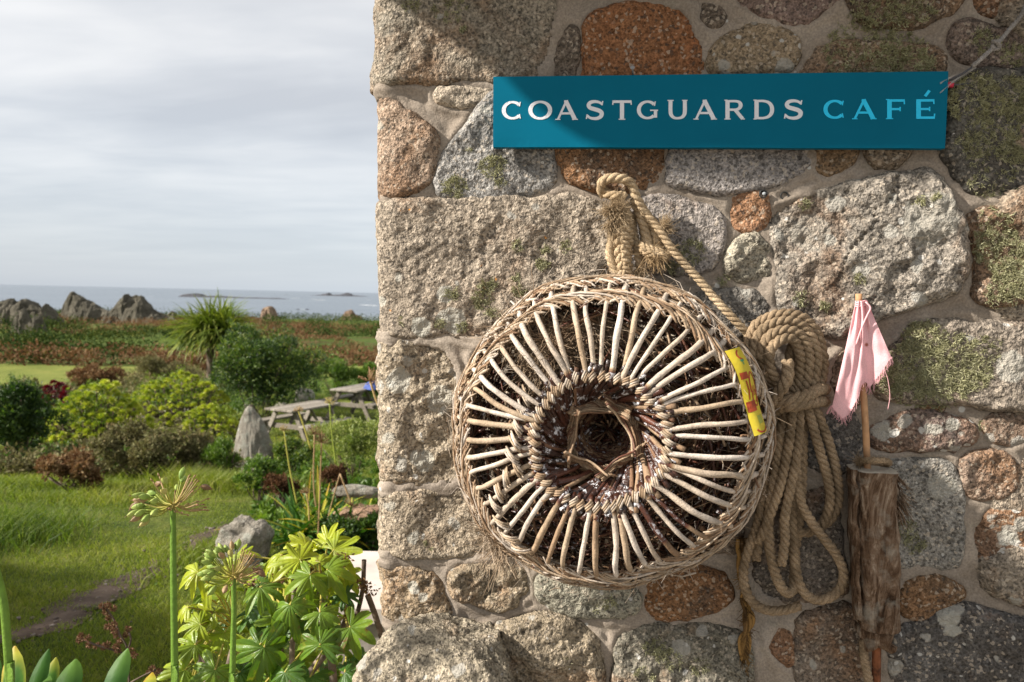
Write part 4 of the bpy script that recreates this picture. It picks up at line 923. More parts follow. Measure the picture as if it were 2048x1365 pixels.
    for k in range(60):
        th = rnd.uniform(0, 6.283); m.tube(pot(np.array([.02, .1, .2, .285]), th+np.array([0, .02, .03, .0]), np.array([.0, .0, 0, .0])), .0045, 6, a=rnd.choice([.1, .2, .3]))
    m.build('base_weave', M_wi, t)
    m = MB()
    for k in range(620):
        th = rnd.uniform(0, 6.283); r = rnd.uniform(.15, .27); h = rnd.uniform(.02, .12)*(1 if r < .24 else .8)
        u = np.linspace(0, 1, 8); sp = rnd.uniform(.1, .6)*rnd.choice([1, 1, 1, .3])
        m.tube(pot(r+(u-.5)*rnd.uniform(-.06, .06), th+sp*u, h+(u-.5)*rnd.uniform(-.07, .07)), rnd.uniform(.0008, .0030), 5, a=rnd.choice([.1, .15, .2, .25, .3, .38, .45, .6]))  # kept to dark tones, painting in the shade inside the pot
    for k in range(46):                               # inner wall of stakes
        th = rnd.uniform(0, 6.283); m.tube(pot(np.array([.262, .268, .266, .24]), th+np.array([0, .01, .0, .01]), np.array([.0, .05, .1, .13])), .004, 6, a=rnd.choice([.1, .2, .3, .4]))
    m.build('inner_twigs', M_wi, t)
    # throat braid and the dark nest of twigs inside the funnel
    m = MB()
    for q in range(5):
        a0 = q*2*math.pi/5+.5+rnd.uniform(-.2, .2); sw = rnd.uniform(1.2, 1.9)
        for k in range(15):
            u = np.linspace(0, 1, 14); rr = .059+.016*(2*u-1)**2+(k-6)*.0019+.0015*np.sin(u*7+k)
            m.tube(pot(rr, a0+(u-.5)*sw+(k-6)*.02, .112+.028*(2*u-1)**2+rnd.uniform(-.004, .006)-(k-6)*.0035), rnd.uniform(.0016, .0024), 5, a=rnd.uniform(.2, .7))
    band(m, .064, .106, .010, -.014, 90, .7, 2, rad=(.0014, .0024), col=(.3, .75), lift=.005)
    m.build('throat_braid', M_wi, t)
    m = MB()
    for k in range(420):
        th = rnd.uniform(0, 6.283); d = rnd.random(); r = .058-.030*d+rnd.uniform(-.003, .003); h = .09-.085*d; u = np.linspace(0, 1, 9); sp = rnd.uniform(.3, 1.4)
        m.tube(pot(r+.002*np.sin(u*14+k), th+sp*u, h+(u-.5)*rnd.uniform(-.02, .02)), rnd.uniform(.0012, .0024), 5, a=rnd.choice([.1, .2, .3, .4, .45, .6]))
    for k in range(60):
        th = rnd.uniform(0, 6.283); r = rnd.uniform(0, .045)
        m.tube([pot(r, th, rnd.uniform(0, .03)), pot(rnd.uniform(.02, .06), th+rnd.uniform(-.8, .8), rnd.uniform(.02, .07))], rnd.uniform(.0012, .0028), 5, a=rnd.choice([.1, .2, .4, .6]))
    m.build('throat_weave', M_wi, t)
    # diagonal repair lashings on the left side
    m = MB()
    ch = [(1052,795),(1043,824),(1034,855),(1030,885),(1024,915),(1034,935),(1012,955),(998,985),(990,1012),(1003,1048),(1022,1078),(1042,1100)]
    for i, (x, y) in enumerate(ch):
        c = W(x, y, .254-.004*abs(i-4)); d = np.array(ch[min(i+1, 11)], float)-np.array(ch[max(i-1, 0)], float); d /= np.linalg.norm(d); dd = np.array([d[0], -.1, -d[1]])
        o1 = np.array([-dd[2], 0, dd[0]]); 
        for q in range(3):
            e = (o1*rnd.uniform(.6, .9)+dd*.7); s_ = (q-1)*.005
            m.tube([c+dd*s_-e*.016+np.array([0, .012, 0]), c+dd*s_-e*.008+np.array([0, -.002, 0]), c+dd*s_+e*.004+np.array([0, -.006, 0]), c+dd*s_+e*.013, c+dd*s_+e*.016+np.array([0, .014, 0])], .0020, 6, a=rnd.uniform(.6, 1))
    m.build('lashing', M_wi, t)
    # hairy bark fibre
    m = MB()
    for k in range(2600):
        th = rnd.uniform(0, 6.283); r = rnd.choice([rnd.uniform(.13, .28), rnd.uniform(.25, .305)]); h = rnd.uniform(.03, .15) if r < .26 else rnd.uniform(0, .12)
        p = pot(r, th, h); e = rng.normal(0, 1, 3); e /= np.linalg.norm(e); L = rnd.uniform(.008, .035); k2 = rng.normal(0, .5, 3)
        m.tube([p, p+e*L*.5, p+(e+k2)*L], [.0006, .00045, .0003], 3, a=rnd.choice([.5, .65, .8, .95]), cap=False)
    for (x, y, hh) in ((1128,690,.22),(1165,640,.2),(1200,660,.2),(1065,660,.2),(1120,655,.21),(1080,710,.22),(1000,1085,.15)):
        for q in range(5): strand_burst(m, W(x+rnd.uniform(-22, 22), y+rnd.uniform(-22, 22), hh-.03), rng.normal(0, 1, 3)+np.array([0, 0, -.6]), 90, .07, .5, rnd.uniform(.5, .8), .0006)
    m.tube(R3((1345,1150,.1),(1365,1153,.11),(1392,1146,.12)), .0016, 5, a=.9); m.tube(R3((1022,603,.12),(1040,620,.16),(1050,632,.17)), .002, 5, a=1.)
    m.build('fibre', M_wi, t)
build_pot()
# yellow paper wrapper caught on the right rim
def build_wrapper():
    TL, TR, BR, BL = W(1448, 703, .264), W(1477, 694, .248), W(1530, 862, .243), W(1505, 873, .264)
    m_, t = mat('yellow_wrapper_print'); b = t.mix(t.mapr(val(t), .4, .6), (.62, .50, .02), (.62, .50, .02))
    M_y = ramp_mat('yellow_paper', [(0, (.50, .40, .03)), (1, (.50, .40, .03))], .45, None, scale=12, mottle=.1); M_b = ramp_mat('maroon_ink', [(0, (.30, .05, .015)), (1, (.30, .05, .015))], .5)
    M_g = ramp_mat('green_ink', [(0, (.03, .22, .10)), (1, (.05, .25, .12))], .5)
    t = thing('paper_wrapper', 'yellow printed wrapper with maroon marks stuck on the right rim of the pot', 'wrapper', (TL+BR)/2)
    n = np.cross(TR-TL, BL-TL); n /= np.linalg.norm(n)
    if n[1] > 0: n = -n
    def S_(u, v, e=0): return (TL*(1-u)+TR*u)*(1-v)+(BL*(1-u)+BR*u)*v+n*(.008*math.sin(u*2.6+.3)+.004*math.sin(v*7)+e)+(TR-TL)*(.25*math.sin(v*math.pi))
    m = MB(); Gd = np.array([[S_(u, v) for u in np.linspace(0, 1, 9)] for v in np.linspace(0, 1, 40)]); m.grid(Gd); m.grid(Gd[:, ::-1]+n*-.0008); m.build('paper', M_y, t)
    m = MB()
    def ribbon(pts, w_, e=.0006): 
        P_ = np.array(pts); Lp = []
        for i in range(len(P_)):
            d = P_[min(i+1, len(P_)-1)]-P_[max(i-1, 0)]; d = d*np.array([1, 5.]); d /= np.linalg.norm(d); nn = np.array([-d[1], d[0]/5])
            Lp.append([S_(*(P_[i]+nn*w_), e), S_(*(P_[i]-nn*w_), e)])
        m.grid(np.array(Lp))
    def blk(u0, u1, v0, v1, e=.0006): m.grid(np.array([[S_(u, v, e) for u in np.linspace(u0, u1, 5)] for v in np.linspace(v0, v1, 6)]))
    an = lambda cu, cv, ru, rv, a, b: [(cu+ru*math.cos(math.radians(x)), cv+rv*math.sin(math.radians(x))) for x in np.linspace(a, b, 24)]
    blk(.08, .5, .28, .36); blk(.05, .6, .62, .74)
    ribbon(an(.72, .47, .24, .17, -200, 100), .05); ribbon(an(.70, .60, .20, .09, -90, 250), .04, .0008); ribbon(an(.9, .08, .5, .07, 120, 230), .05); ribbon(an(.6, .93, .38, .05, 10, 170), .05, .0009)
    ribbon([(.3, .38), (.34, .5), (.28, .6)], .04, .0009)
    for v in np.linspace(.46, .56, 8): blk(.55, .8, v, v+.006, .0010)
    m.build('print', M_b, t, smooth=False)
    m = MB(); blk(.42, .66, .135, .16); blk(.5, .56, .16, .20)
    for v in np.linspace(.80, .88, 7): blk(.45, .85, v, v+.004)
    m.build('small_print', M_g, t, smooth=False)
build_wrapper()

# ------------------------------------------------------------------ marker float with pink flag
def build_float():
    t = thing('marker_float', 'rotten wooden pot marker float with a ragged pink flag on its stick', 'marker float', W(1745, 1250, .05))
    wood_m, tt = mat('rotten_wood'); tc = tt.n('ShaderNodeTexCoord').outputs['Object']
    mp = tt.n('ShaderNodeMapping'); mp.inputs['Scale'].default_value = (1, 1, .22); tt.l(tc, mp.inputs[0])
    b = tt.ramp(tt.noise(mp.outputs[0], 45, 6, .7, 1.5), [(.34, (.025, .014, .008)), (.46, (.10, .06, .036)), (.56, (.20, .135, .09)), (.68, (.40, .32, .24))])
    b = tt.mix(tt.mapr(tt.noise(tc, 25, 4, .6), .55, .7, 0, .6), b, (.30, .27, .22)); b = tt.mix(tt.mapr(val(tt), .6, .9), b, (.55, .50, .42))
    finish(wood_m, tt, b, .95, tt.math('ADD', tt.noise(mp.outputs[0], 90, 5, .7, 1), tt.noise(tc, 180, 3)), .9, .008, .1)
    # body: rounded square log
    zt = [(938, 0), (944, 1), (960, 1), (1000, 1), (1060, 1), (1120, 1), (1180, 1), (1230, 1), (1250, 1)]
    n = 90; m = MB(); rows = []
    ys = np.linspace(937, 1251, n)
    for y in ys:
        f = (y-937)/314; xl = 1698+12*f+(8 if y > 1235 else 0); xr = 1789+5*f; c0 = W((xl+xr)/2, y, .052); hw = (W(xr, y, .05)[0]-W(xl, y, .05)[0])/2
        th = np.linspace(0, 2*math.pi, 40, endpoint=False)
        sx = np.sign(np.cos(th))*np.abs(np.cos(th))**.62; sy = np.sign(np.sin(th))*np.abs(np.sin(th))**.62
        k = 1.0
        ring = np.stack([c0[0]+hw*sx*k, c0[1]+.040*sy*k, np.full(40, c0[2])], 1)
        nz = -.0012*np.abs(fbm(ring[:, 0], ring[:, 1], ring[:, 2]*.12, 60, 2, 15))+fbm(ring[:, 0], ring[:, 1], ring[:, 2]*.35, 40, 3, 5)*.0042+fbm(ring[:, 0], ring[:, 1], ring[:, 2]*.5, 110, 2, 6)*.0015
        ring[:, 0] += nz*sx; ring[:, 1] += nz*sy
        rows.append(ring)
    rows = np.array(rows); top = rows[0].mean(0); bot = rows[-1].mean(0)
    cap = np.stack([np.repeat(top[None], 40, 0), rows[0]*.55+top*.45, rows[0]*.94+top*.06]); cap[:, :, 2] = top[2]
    capb = np.stack([rows[-1]*.9+bot*.1, rows[-1]*.4+bot*.6, np.repeat(bot[None], 40, 0)])
    av = np.concatenate([[1, 1, 1], [.8], np.full(n-1, .3), [.1, .1, .1]])
    m.grid(np.concatenate([cap, rows, capb])[:, ::-1], a=av, closed=True)
    m.build('float_body', wood_m, t)
    m = MB()                                          # split flake along the left, splinter tuft right, broken stub below
    G2 = np.array([[W(x+q*(1+fbm(y, 0, 0, .03, 2, 3)*.3), y, hh) for x, hh in ((1694, .03), (1697, .07), (1706, .085), (1713, .088))] for y in np.linspace(940, 1240, 60) for q in [12*(y-940)/300+3*float(fbm(y, 2, 0, .05, 2, 8))]])
    m.grid(G2, a=.3); m.build('bark_flake', wood_m, t)
    m = MB()
    for _ in range(120):
        a = W(1778+rnd.uniform(-4, 14), 945+rnd.uniform(0, 60), .07); b2 = a+np.array([rnd.uniform(.01, .04), rnd.uniform(-.01, .02), -rnd.uniform(.02, .06)])
        m.tube([a, (a+b2)/2+rng.normal(0, .003, 3), b2], [.0016, .0011, .0004], 4, a=rnd.choice([.2, .4, .6]))
    m.build('splinters', wood_m, t)
    m = MB()
    for (x, y, w_, hh) in ((1752, 1268, 50, 34), (1738, 1280, 22, 30), (1766, 1290, 34, 14), (1728, 1262, 26, 22)):
        c = W(x, y, .045); k = MB(); k.box(c, (w_/1000, .045, hh/1000), Matrix.Rotation(rnd.uniform(-.2, .2), 3, 'Y'), bev=.006)
        V = np.concatenate(k.V); V += np.stack([fbm(V[:, 0], V[:, 1], V[:, 2], 60, 2, 4)*.005]*3, 1); m.add(V, np.concatenate(k.Q), a=.1)
    m.build('broken_stub', wood_m, t)
    M_rust = ramp_mat('rusted_iron', [(0, (.09, .03, .015)), (1, (.22, .08, .03))], .9, scale=50, bstr=.8, mottle=.5)
    m = MB(); m.tube(catmull(R3((1754,1275,.045),(1753,1320,.045),(1752,1400,.045)), .01), .0085, 4); m.build('iron_rod', M_rust, t)
    m = MB(); rope(m, R3((1728,1280,.04),(1728,1310,.045),(1733,1340,.045),(1738,1365,.045),(1740,1400,.04)), .0085, .03, 1.2); m.build('rope_tail', M_rope, t)
    M_pole = ramp_mat('stick_wood', [(0, (.36, .19, .09)), (1, (.46, .27, .14))], .6, scale=30)
    m = MB(); m.tube(catmull(R3((1717.5,588,.052),(1719,640,.052),(1724,740,.052),(1731,850,.052),(1735,945,.052)), .01), .0062, 12, a=.5); m.build('stick', M_pole, t)
    m = MB(); rope(m, R3((1722,930,.03),(1718,924,.06),(1740,921,.085),(1768,922,.075),(1778,926,.05),(1770,930,.03),(1745,932,.02),(1725,930,.03)), .0062, .024, 1); 
    strand_burst(m, W(1722,922,.07), (-.5,-.3,.3), 60, .02, .6); m.build('rope_ring', M_rope, t)
    # flag
    mf, t3 = mat('pink_cotton'); tc = t3.n('ShaderNodeTexCoord').outputs['Object']
    b = t3.mix(t3.mapr(t3.noise(tc, 12, 4), .3, .7), (.80, .46, .49), (.86, .54, .56)); b = t3.mix(t3.mapr(val(t3), .55, .9), b, (.30, .10, .07))
    b = t3.mix(1, b, t3.ramp(t3.noise(tc, 500, 2), [(.3, .85), (.7, 1.12)]), 'MULTIPLY')
    finish(mf, t3, b, .9, t3.noise(tc, 500, 2), .4, .001, .1, .25, (.8, .4, .45))
    L = [(600,1712),(612,1711),(640,1710),(680,1704),(720,1697),(760,1688),(790,1676),(808,1666),(830,1672),(836,1690)]
    Rr = [(600,1733),(612,1736),(625,1738),(650,1748),(680,1762),(705,1778),(718,1783),(740,1768),(765,1745),(790,1725),(836,1700)]
    def edge(T_, y): return np.interp(y, [a for a, b in T_], [b for a, b in T_])
    def lower(x): return np.interp(x, [1662,1672,1685,1698,1706,1718,1724,1732,1738,1750,1765,1778,1786], [812,824,838,830,815,792,770,764,778,762,742,722,716])
    nu, nv = 60, 70; Gf = np.zeros((nv, nu, 3)); av = np.zeros((nv, nu))
    for j in range(nu):
        u = j/(nu-1); xb = 1664+u*(1784-1664); yb = lower(xb)
        xt = 1711+u*24; yt = 602
        for i in range(nv):
            v = i/(nv-1); x = xt+(xb-xt)*v**1.05; y = yt+(yb-yt)*v
            fold = .0012*math.sin(u*31+v*9)*(1-v*.6)+.0008*math.sin(u*17-v*21)+.010*math.sin(u*6.3+1.2)*min(1, v*2)+.006*math.sin(u*13+v*2)*v+.004*math.cos(u*23)*(1-v)
            sp = math.sin(math.pi*u); h = .060+.012*sp+fold-(1-sp)*.006
            Gf[i, j] = W(x, y, h); r = math.hypot(x-1733, y-690)
            av[i, j] = 1.0*math.exp(-(r/6.5)**2)+(.55 if abs(u-.16+.05*math.sin(v*3)) < .008 else 0)
    m = MB(); m.grid(Gf, av.ravel()); m.build('flag', mf, t)
    m = MB()
    for k in range(150):
        j = rnd.randrange(nu); p = Gf[-1, j]; x = j/(nu-1)
        if .36 < x < .6 and rnd.random() < .6: continue
        Lg = rnd.uniform(.004, .016); m.tube([p+np.array([0, 0, .003]), p+np.array([rnd.uniform(-.002, .003), 0, -Lg*.5]), p+np.array([rnd.uniform(-.004, .005), 0, -Lg])], [.0006, .0005, .0003], 3, a=.1, cap=False)
    p = Gf[-1, int(nu*.86)]; m.tube(catmull([p, p+np.array([.008, 0, -.02]), p+np.array([.013, 0, -.05]), p+np.array([.010, -.002, -.075])], .004), .0006, 4, a=.6)
    m.tube(catmull(R3((1664,812,.06),(1658,820,.06),(1654,828,.058)), .004), [.002]*len(catmull(R3((1664,812,.06),(1658,820,.06),(1654,828,.058)), .004)), 5, a=.6)
    m.build('fringe', mf, t)
    m = MB(); 
    for q in range(3): m.tube(catmull([W(1723+11.5*math.cos(a), 604+q*4+2*math.sin(a*2), .058-.012*math.sin(a)) for a in np.linspace(0, 6.28, 14)], .004), .0016, 6, a=.1)
    m.tube(catmull(R3((1731,604,.072),(1741,616,.074),(1735,630,.074),(1724,655,.07),(1712,690,.068)), .004), .0017, 5, a=.2)
    m.build('tie', mf, t)
build_float()

# ------------------------------------------------------------------ bushy green lichen on the stones
def build_lichen():
    patches = [  # px, py, radius, number of tufts
     (985,335,24,34),(910,375,22,30),(1000,365,10,8),(940,300,6,3),(1040,490,12,8),(1090,500,8,4),(1130,492,12,7),(1085,530,12,9),(975,570,16,16),(965,600,20,22),(905,588,13,10),(1040,585,14,12),(925,655,10,8),(880,650,10,6),
     (1030,555,10,6),(985,625,12,9),(1380,505,26,30),(1350,535,16,14),(1725,105,70,130),(1800,110,50,70),(1850,125,20,20),(1760,15,60,80),(1830,10,40,50),(820,10,16,12),(900,18,30,26),(925,60,8,4),
     (1960,200,60,150),(2020,190,40,90),(2000,260,55,120),(2035,300,30,50),(1940,290,30,40),(2000,350,60,50),(1970,85,30,30),(2030,110,25,30),(2000,500,45,110),(2030,560,40,100),(2005,590,30,40),(1990,450,40,30),
     (1850,680,40,110),(1830,730,50,150),(1880,770,50,140),(1830,780,40,90),(1940,745,40,80),(1905,700,35,50),(1970,700,30,20),(1780,760,30,50),(1610,410,10,8),(1600,600,16,12),(1720,560,10,6),(1840,400,8,5),(1650,610,10,8),(1870,395,8,5),(1720,620,10,6),
     (1310,1295,20,20),(1340,1320,22,16),(1290,1350,18,14),(1210,1215,20,8),(1810,1060,24,22),(1830,1090,20,12),(800,640,8,3),(1445,560,12,6),(1960,850,10,4),(1400,1330,20,10),(1130,1330,16,5),(860,1090,10,3)]
    V, T, A = [], [], []
    for (x, y, r, n) in patches:
        for _ in range(int(n*2.1)):
            rr = r*math.sqrt(rnd.random())*1.15; an = rnd.uniform(0, 6.28); qx, qy = x+rr*math.cos(an), y+rr*math.sin(an)*.8
            c = W(qx, qy, 0); h = wall_h(qx, qy); c = W(qx, qy, h-.001); tone = rnd.uniform(.2, .8); sz = rnd.uniform(.0034, .0072)
            for b in range(15):
                d = np.array([rnd.gauss(0, .8), -rnd.uniform(.3, 1.1), rnd.gauss(.15, .8)]); d /= np.linalg.norm(d)
                s = np.cross(d, rng.normal(0, 1, 3)); s /= np.linalg.norm(s)+1e-9; L = sz*rnd.uniform(.6, 1.3); o = c+rng.normal(0, sz*.35, 3)*np.array([1, .2, 1])
                k = rng.normal(0, .35, 3); wd = L*.13
                V += [o-s*wd, o+s*wd, o+d*L*.55+s*wd*.9, o+d*L*.55-s*wd*.9, o+(d+k)*L]
                T.append(len(V)-5); A += [tone*.5, tone*.5, tone, tone, min(1, tone+.2)]
    V = np.array(V); b = np.array(T)
    m = MB(); m.add(V, np.stack([b, b+1, b+2, b+3], 1), np.stack([b+3, b+2, b+4], 1), a=np.array(A))
    mt = ramp_mat('green_lichen', [(0, (.15, .145, .07)), (.5, (.31, .30, .17)), (1, (.52, .51, .34))], .9, .25, scale=60, mottle=.2, warm=(1, 1.05, .8))
    o = m.build('lichen', mt, house, smooth=False); o['kind'] = 'stuff'
build_lichen()
# ------------------------------------------------------------------ planting
def leaves(mb, Cn, D, L, Wd, a, fold=.35, up=None):
    """many pointed leaves at once: centres, directions, length, width"""
    n = len(Cn); D = D/(np.linalg.norm(D, axis=1, keepdims=True)+1e-9)
    R = rng.normal(0, 1, (n, 3)) if up is None else up+rng.normal(0, .35, (n, 3))
    S = np.cross(D, R); S /= np.linalg.norm(S, axis=1, keepdims=True)+1e-9; Nn = np.cross(S, D)
    L = np.broadcast_to(L, (n,))[:, None]; Wd = np.broadcast_to(Wd, (n,))[:, None]
    b = Cn; m1 = Cn+D*L*.5; t = Cn+D*L-Nn*L*.12
    V = np.stack([b, m1-S*Wd*.5+Nn*Wd*fold*.5, t, m1+S*Wd*.5+Nn*Wd*fold*.5, m1], 1).reshape(-1, 3)
    k = np.arange(n)*5
    mb.add(V, None, np.concatenate([np.stack([k, k+4, k+1], 1), np.stack([k+1, k+4, k+2], 1), np.stack([k, k+3, k+4], 1), np.stack([k+4, k+3, k+2], 1)]), a=np.repeat(np.broadcast_to(a, (n,)), 5))
def unit(n): v = rng.normal(0, 1, (n, 3)); return v/np.linalg.norm(v, axis=1, keepdims=True)
def crown(mb, c, R, n, leaf, nl=14, lobe=.42, flat=.0, seed=0, upward=.5, a0=.5, av=.3, asp=.45):
    """leaves over many overlapping lobes, denser at their outside"""
    c = np.array(c, float); R = np.array(R, float); k = max(nl, 3)
    d = unit(k); d[:, 2] = np.where(rng.random(k) < .45, np.abs(d[:, 2]), d[:, 2]); lc = c+d*R*(rng.uniform(.3, .82, (k, 1))); lr = lobe*R.mean()*rng.uniform(.7, 1.35, k)
    tone = rng.uniform(-1, 1, k)*av*.55
    q = rng.integers(0, k, n); dd = unit(n); dd[:, 2] = np.where(rng.random(n) < .7, np.abs(dd[:, 2]), dd[:, 2])
    p = lc[q]+dd*(lr[q]*rng.uniform(.55, 1.08, n)**.6)[:, None]*np.array([1, 1, .85])
    p[:, 2] = np.maximum(p[:, 2], c[2]-R[2]*.98+rng.uniform(0, .05, n))
    ns = max(20, n//60); sq = rng.integers(0, k, ns); sd3 = unit(ns); sd3[:, 2] = np.abs(sd3[:, 2])*1.2; kk = 16   # ragged sprigs
    sb = lc[sq]+sd3*(lr[sq])[:, None]*.9; sl = rng.uniform(.15, .5, ns)*lr[sq]
    tt = rng.random((ns, kk)); sp = (sb[:, None]+sd3[:, None]*(tt*sl[:, None])[..., None]+rng.normal(0, leaf*.35, (ns, kk, 3))).reshape(-1, 3)
    sp = sp[sp[:, 2] > c[2]-R[2]]; m_ = len(sp); s2 = leaf*rng.uniform(.6, 1.1, m_)
    leaves(mb, sp, unit(m_)+np.array([0, 0, upward]), s2, s2*asp, np.clip(a0+.12+rng.normal(0, av*.45, m_), 0, 1))
    D = dd*.7+rng.normal(0, .6, (n, 3)); D[:, 2] += upward*.6
    s = leaf*rng.uniform(.6, 1.3, n)
    leaves(mb, p, D, s, s*asp, np.clip(a0+tone[q]+rng.normal(0, av*.45, n), 0, 1))
def stems(mb, base, c, R, n=14, r=.012, a=.3):
    for _ in range(n):
        e = np.array(c)+unit(1)[0]*np.array(R)*rnd.uniform(.3, .85); e[2] = max(e[2], base[2]+R[2]*.4)
        b = np.array(base)+np.array([rnd.uniform(-.15, .15)*R[0], rnd.uniform(-.15, .15)*R[1], 0]); m_ = (b+e)/2+rng.normal(0, .06, 3)*np.array(R)
        mb.tube(catmull([b, m_, e], max(.05, R[2]*.12)), r*rnd.uniform(.5, 1), 5, a=a)
M_bark = ramp_mat('bark', [(0, (.05, .035, .025)), (.5, (.12, .09, .065)), (1, (.28, .23, .18))], .9, scale=40, mottle=.4)
def leafmat(name, cols, rough=.5, trans=.3, warm=(1.25, 1.4, .5), spec=.35, mottle=.15): return ramp_mat(name, list(zip(np.linspace(0, 1, len(cols)), cols)), rough, trans, 30, .25, .002, spec, warm, mottle)
L_dark = leafmat('dark_shrub_leaf', [(.010, .026, .008), (.03, .065, .014), (.08, .13, .025), (.20, .24, .05)])
L_mid = leafmat('green_leaf', [(.03, .07, .012), (.07, .13, .02), (.13, .20, .03), (.22, .27, .06)])
L_aeo = leafmat('aeonium_leaf', [(.07, .12, .018), (.18, .24, .03), (.38, .41, .05), (.58, .55, .13)], .5, .3)
L_red = leafmat('dark_red_leaf', [(.03, .004, .006), (.08, .008, .014), (.15, .015, .025), (.16, .05, .06)], .35, .2, (1.6, .6, .6))
L_heb = leafmat('hebe_leaf', [(.07, .11, .03), (.14, .19, .05), (.24, .28, .08), (.33, .33, .13)])
L_brn = leafmat('dry_fern', [(.045, .025, .013), (.13, .068, .035), (.19, .115, .06), (.26, .20, .11)], .9, .2, (1.2, 1, .7), .1)
L_scr = leafmat('grey_scrub', [(.06, .06, .03), (.13, .11, .055), (.17, .17, .08), (.26, .20, .11)], .9, .2, (1.1, 1.1, .7), .1)
L_gor = leafmat('gorse_leaf', [(.012, .028, .008), (.03, .055, .014), (.065, .09, .02), (.16, .14, .03)], .9, .1, (1.2, 1.3, .6), .1)
L_cor = leafmat('cordyline_leaf', [(.08, .06, .025), (.055, .095, .018), (.14, .18, .03), (.34, .34, .07)], .45, .3)
L_aga = leafmat('strap_leaf', [(.42, .20, .02), (.34, .33, .04), (.06, .15, .018), (.03, .09, .014), (.10, .19, .03)], .5, .3, spec=.2)
L_gra = leafmat('grass_blade', [(.045, .085, .012), (.12, .165, .022), (.21, .235, .04), (.31, .27, .10)], .6, .35, mottle=.1)

def shrub(px, py, top, wpx, name, lab, cat, mtl, leaf, n, nl=16, depth=1.0, group=None, a0=.5, av=.35, lobe=.34, D=None, asp=.45, stem=True, upward=.5):
    base = G(px, py) if D is None else at(px, D)
    dist = float(np.dot(base[:2], AX)); Hh = (P(px, py, dist)[2]*0+P(px, top, dist)[2])-base[2]; wd = wpx*dist/1593
    t = thing(name, lab, cat, base, group)
    R = np.array([wd/2, wd/2*depth, Hh/2]); c = base+np.array([0, 0, Hh*.5])
    m = MB(); crown(m, c, R, n, leaf, nl, lobe, a0=a0, av=av, asp=asp, upward=upward); m.build('foliage', mtl, t, smooth=False)
    if stem: m = MB(); stems(m, base, c, R, 16, .006+.004*Hh); m.build('stem', M_bark, t)
    return t, base, R, c

def rosettes(mb, pts, r, a0=.5, nrm=None):
    for i, p in enumerate(pts):
        rr = r*rnd.uniform(.6, 1.2); n = 34; k = np.arange(n)
        ax = np.array([rnd.uniform(-.3, .3), rnd.uniform(-.6, .1), 1.0]); ax /= np.linalg.norm(ax)
        u = np.cross(ax, [1, 0, .1]); u /= np.linalg.norm(u); v = np.cross(ax, u)
        ph = k*2.39996; el = np.linspace(1.35, .0, n)
        D = (np.cos(ph)*np.cos(el))[:, None]*u+(np.sin(ph)*np.cos(el))[:, None]*v+np.sin(el)[:, None]*ax
        leaves(mb, np.repeat(p[None], n, 0)+D*rr*.3, D+ax*.1, rr*.72, rr*.5, np.clip(a0+rnd.uniform(-.12, .14)+np.linspace(-.1, .22, n)+rng.normal(0, .08, n), 0, 1), .5, up=np.repeat(ax[None], n, 0))
def aeonium(px, py, top, wpx, lab, n, r, mtl=L_aeo, a0=.5, depth=.6, stemn=20, name='aeonium_bush', group='yellow green aeonium bushes', skew=0, cat='succulent bush'):
    base = G(px, py); dist = float(np.dot(base[:2], AX)); Hh = P(px, top, dist)[2]-base[2]; wd = wpx*dist/1593
    t = thing(name, lab, cat, base, group); R = np.array([wd/2, wd/2*depth, Hh])
    n = int(n*2.6); d = unit(n*3); d[:, 2] = np.abs(d[:, 2]); d[:, 1] = np.where(rng.random(n*3) < .5, -np.abs(d[:, 1]), d[:, 1]); p = base+d*R*(.93+.12*fbm(d[:, 0]*2, d[:, 1]*2, d[:, 2]*2, 1.3, 2, n)[:, None]); p[:, 2] += (p[:, 0]-base[0])*skew
    keep = []
    for q in p[rng.permutation(len(p))]:             # spaced apart like real heads
        if all(np.linalg.norm(q-w_) > r*1.22 for w_ in keep): keep.append(q)
        if len(keep) >= n: break
    m = MB(); rosettes(m, np.array(keep), r, a0)
    crown(m, base+np.array([0, 0, Hh*.45]), R*np.array([.85, .85, .5]), n*9, r*.55, 14, .5, a0=max(0, a0-.42), av=.2)  # inner leaves toned darker, painting shaded gaps between the rosettes
    m.build('foliage', mtl, t, smooth=False)
    m = MB()
    for q in keep[::2]: m.tube([base+(q-base)*np.array([.3, .3, 0]), base+(q-base)*np.array([.8, .8, .5]), q], r*.14, 5, a=.4)
    m.build('stem', M_bark, t)
# terraces of shrubs between lawn and field
aeonium(195, 905, 768, 225, 'yellow green aeonium bush in front of the dark red one at the left', 120, .095, skew=.05, a0=.58)
aeonium(365, 850, 752, 240, 'long low aeonium bush on the stone bank left of the big dark shrub', 140, .10, a0=.56)
aeonium(420, 898, 812, 140, 'small bright aeonium bush just left of the pointed standing stone', 80, .085, a0=.6)
aeonium(118, 880, 762, 95, 'dark red aeonium bush rising behind the yellow green ones', 40, .10, L_red, .45, name='red_aeonium_bush', group=None)
shrub(35, 935, 765, 190, 'dark_shrub', 'dark bramble like shrub with small pale leaves at the left edge of the lawn', 'shrub', L_dark, .055, 12000, 34, .9, a0=.38, lobe=.30)
shrub(522, 836, 650, 270, 'escallonia_shrub', 'big rounded dark green shrub behind the picnic tables', 'shrub', L_dark, .075, 26000, 60, .8, a0=.48, lobe=.27, av=.5)
shrub(465, 800, 690, 110, 'dark_shrub', 'dark leafy shrub under the spiky cordyline', 'shrub', L_dark, .075, 5000, 14, .9, a0=.5)
shrub(668, 800, 722, 80, 'green_shrub', 'mid green shrub behind the farther picnic table', 'shrub', L_mid, .08, 4000, 12, 1.0)
shrub(735, 800, 728, 80, 'green_shrub', 'mid green shrub beside the house corner behind the farther table', 'shrub', L_mid, .08, 4000, 12, 1.0)
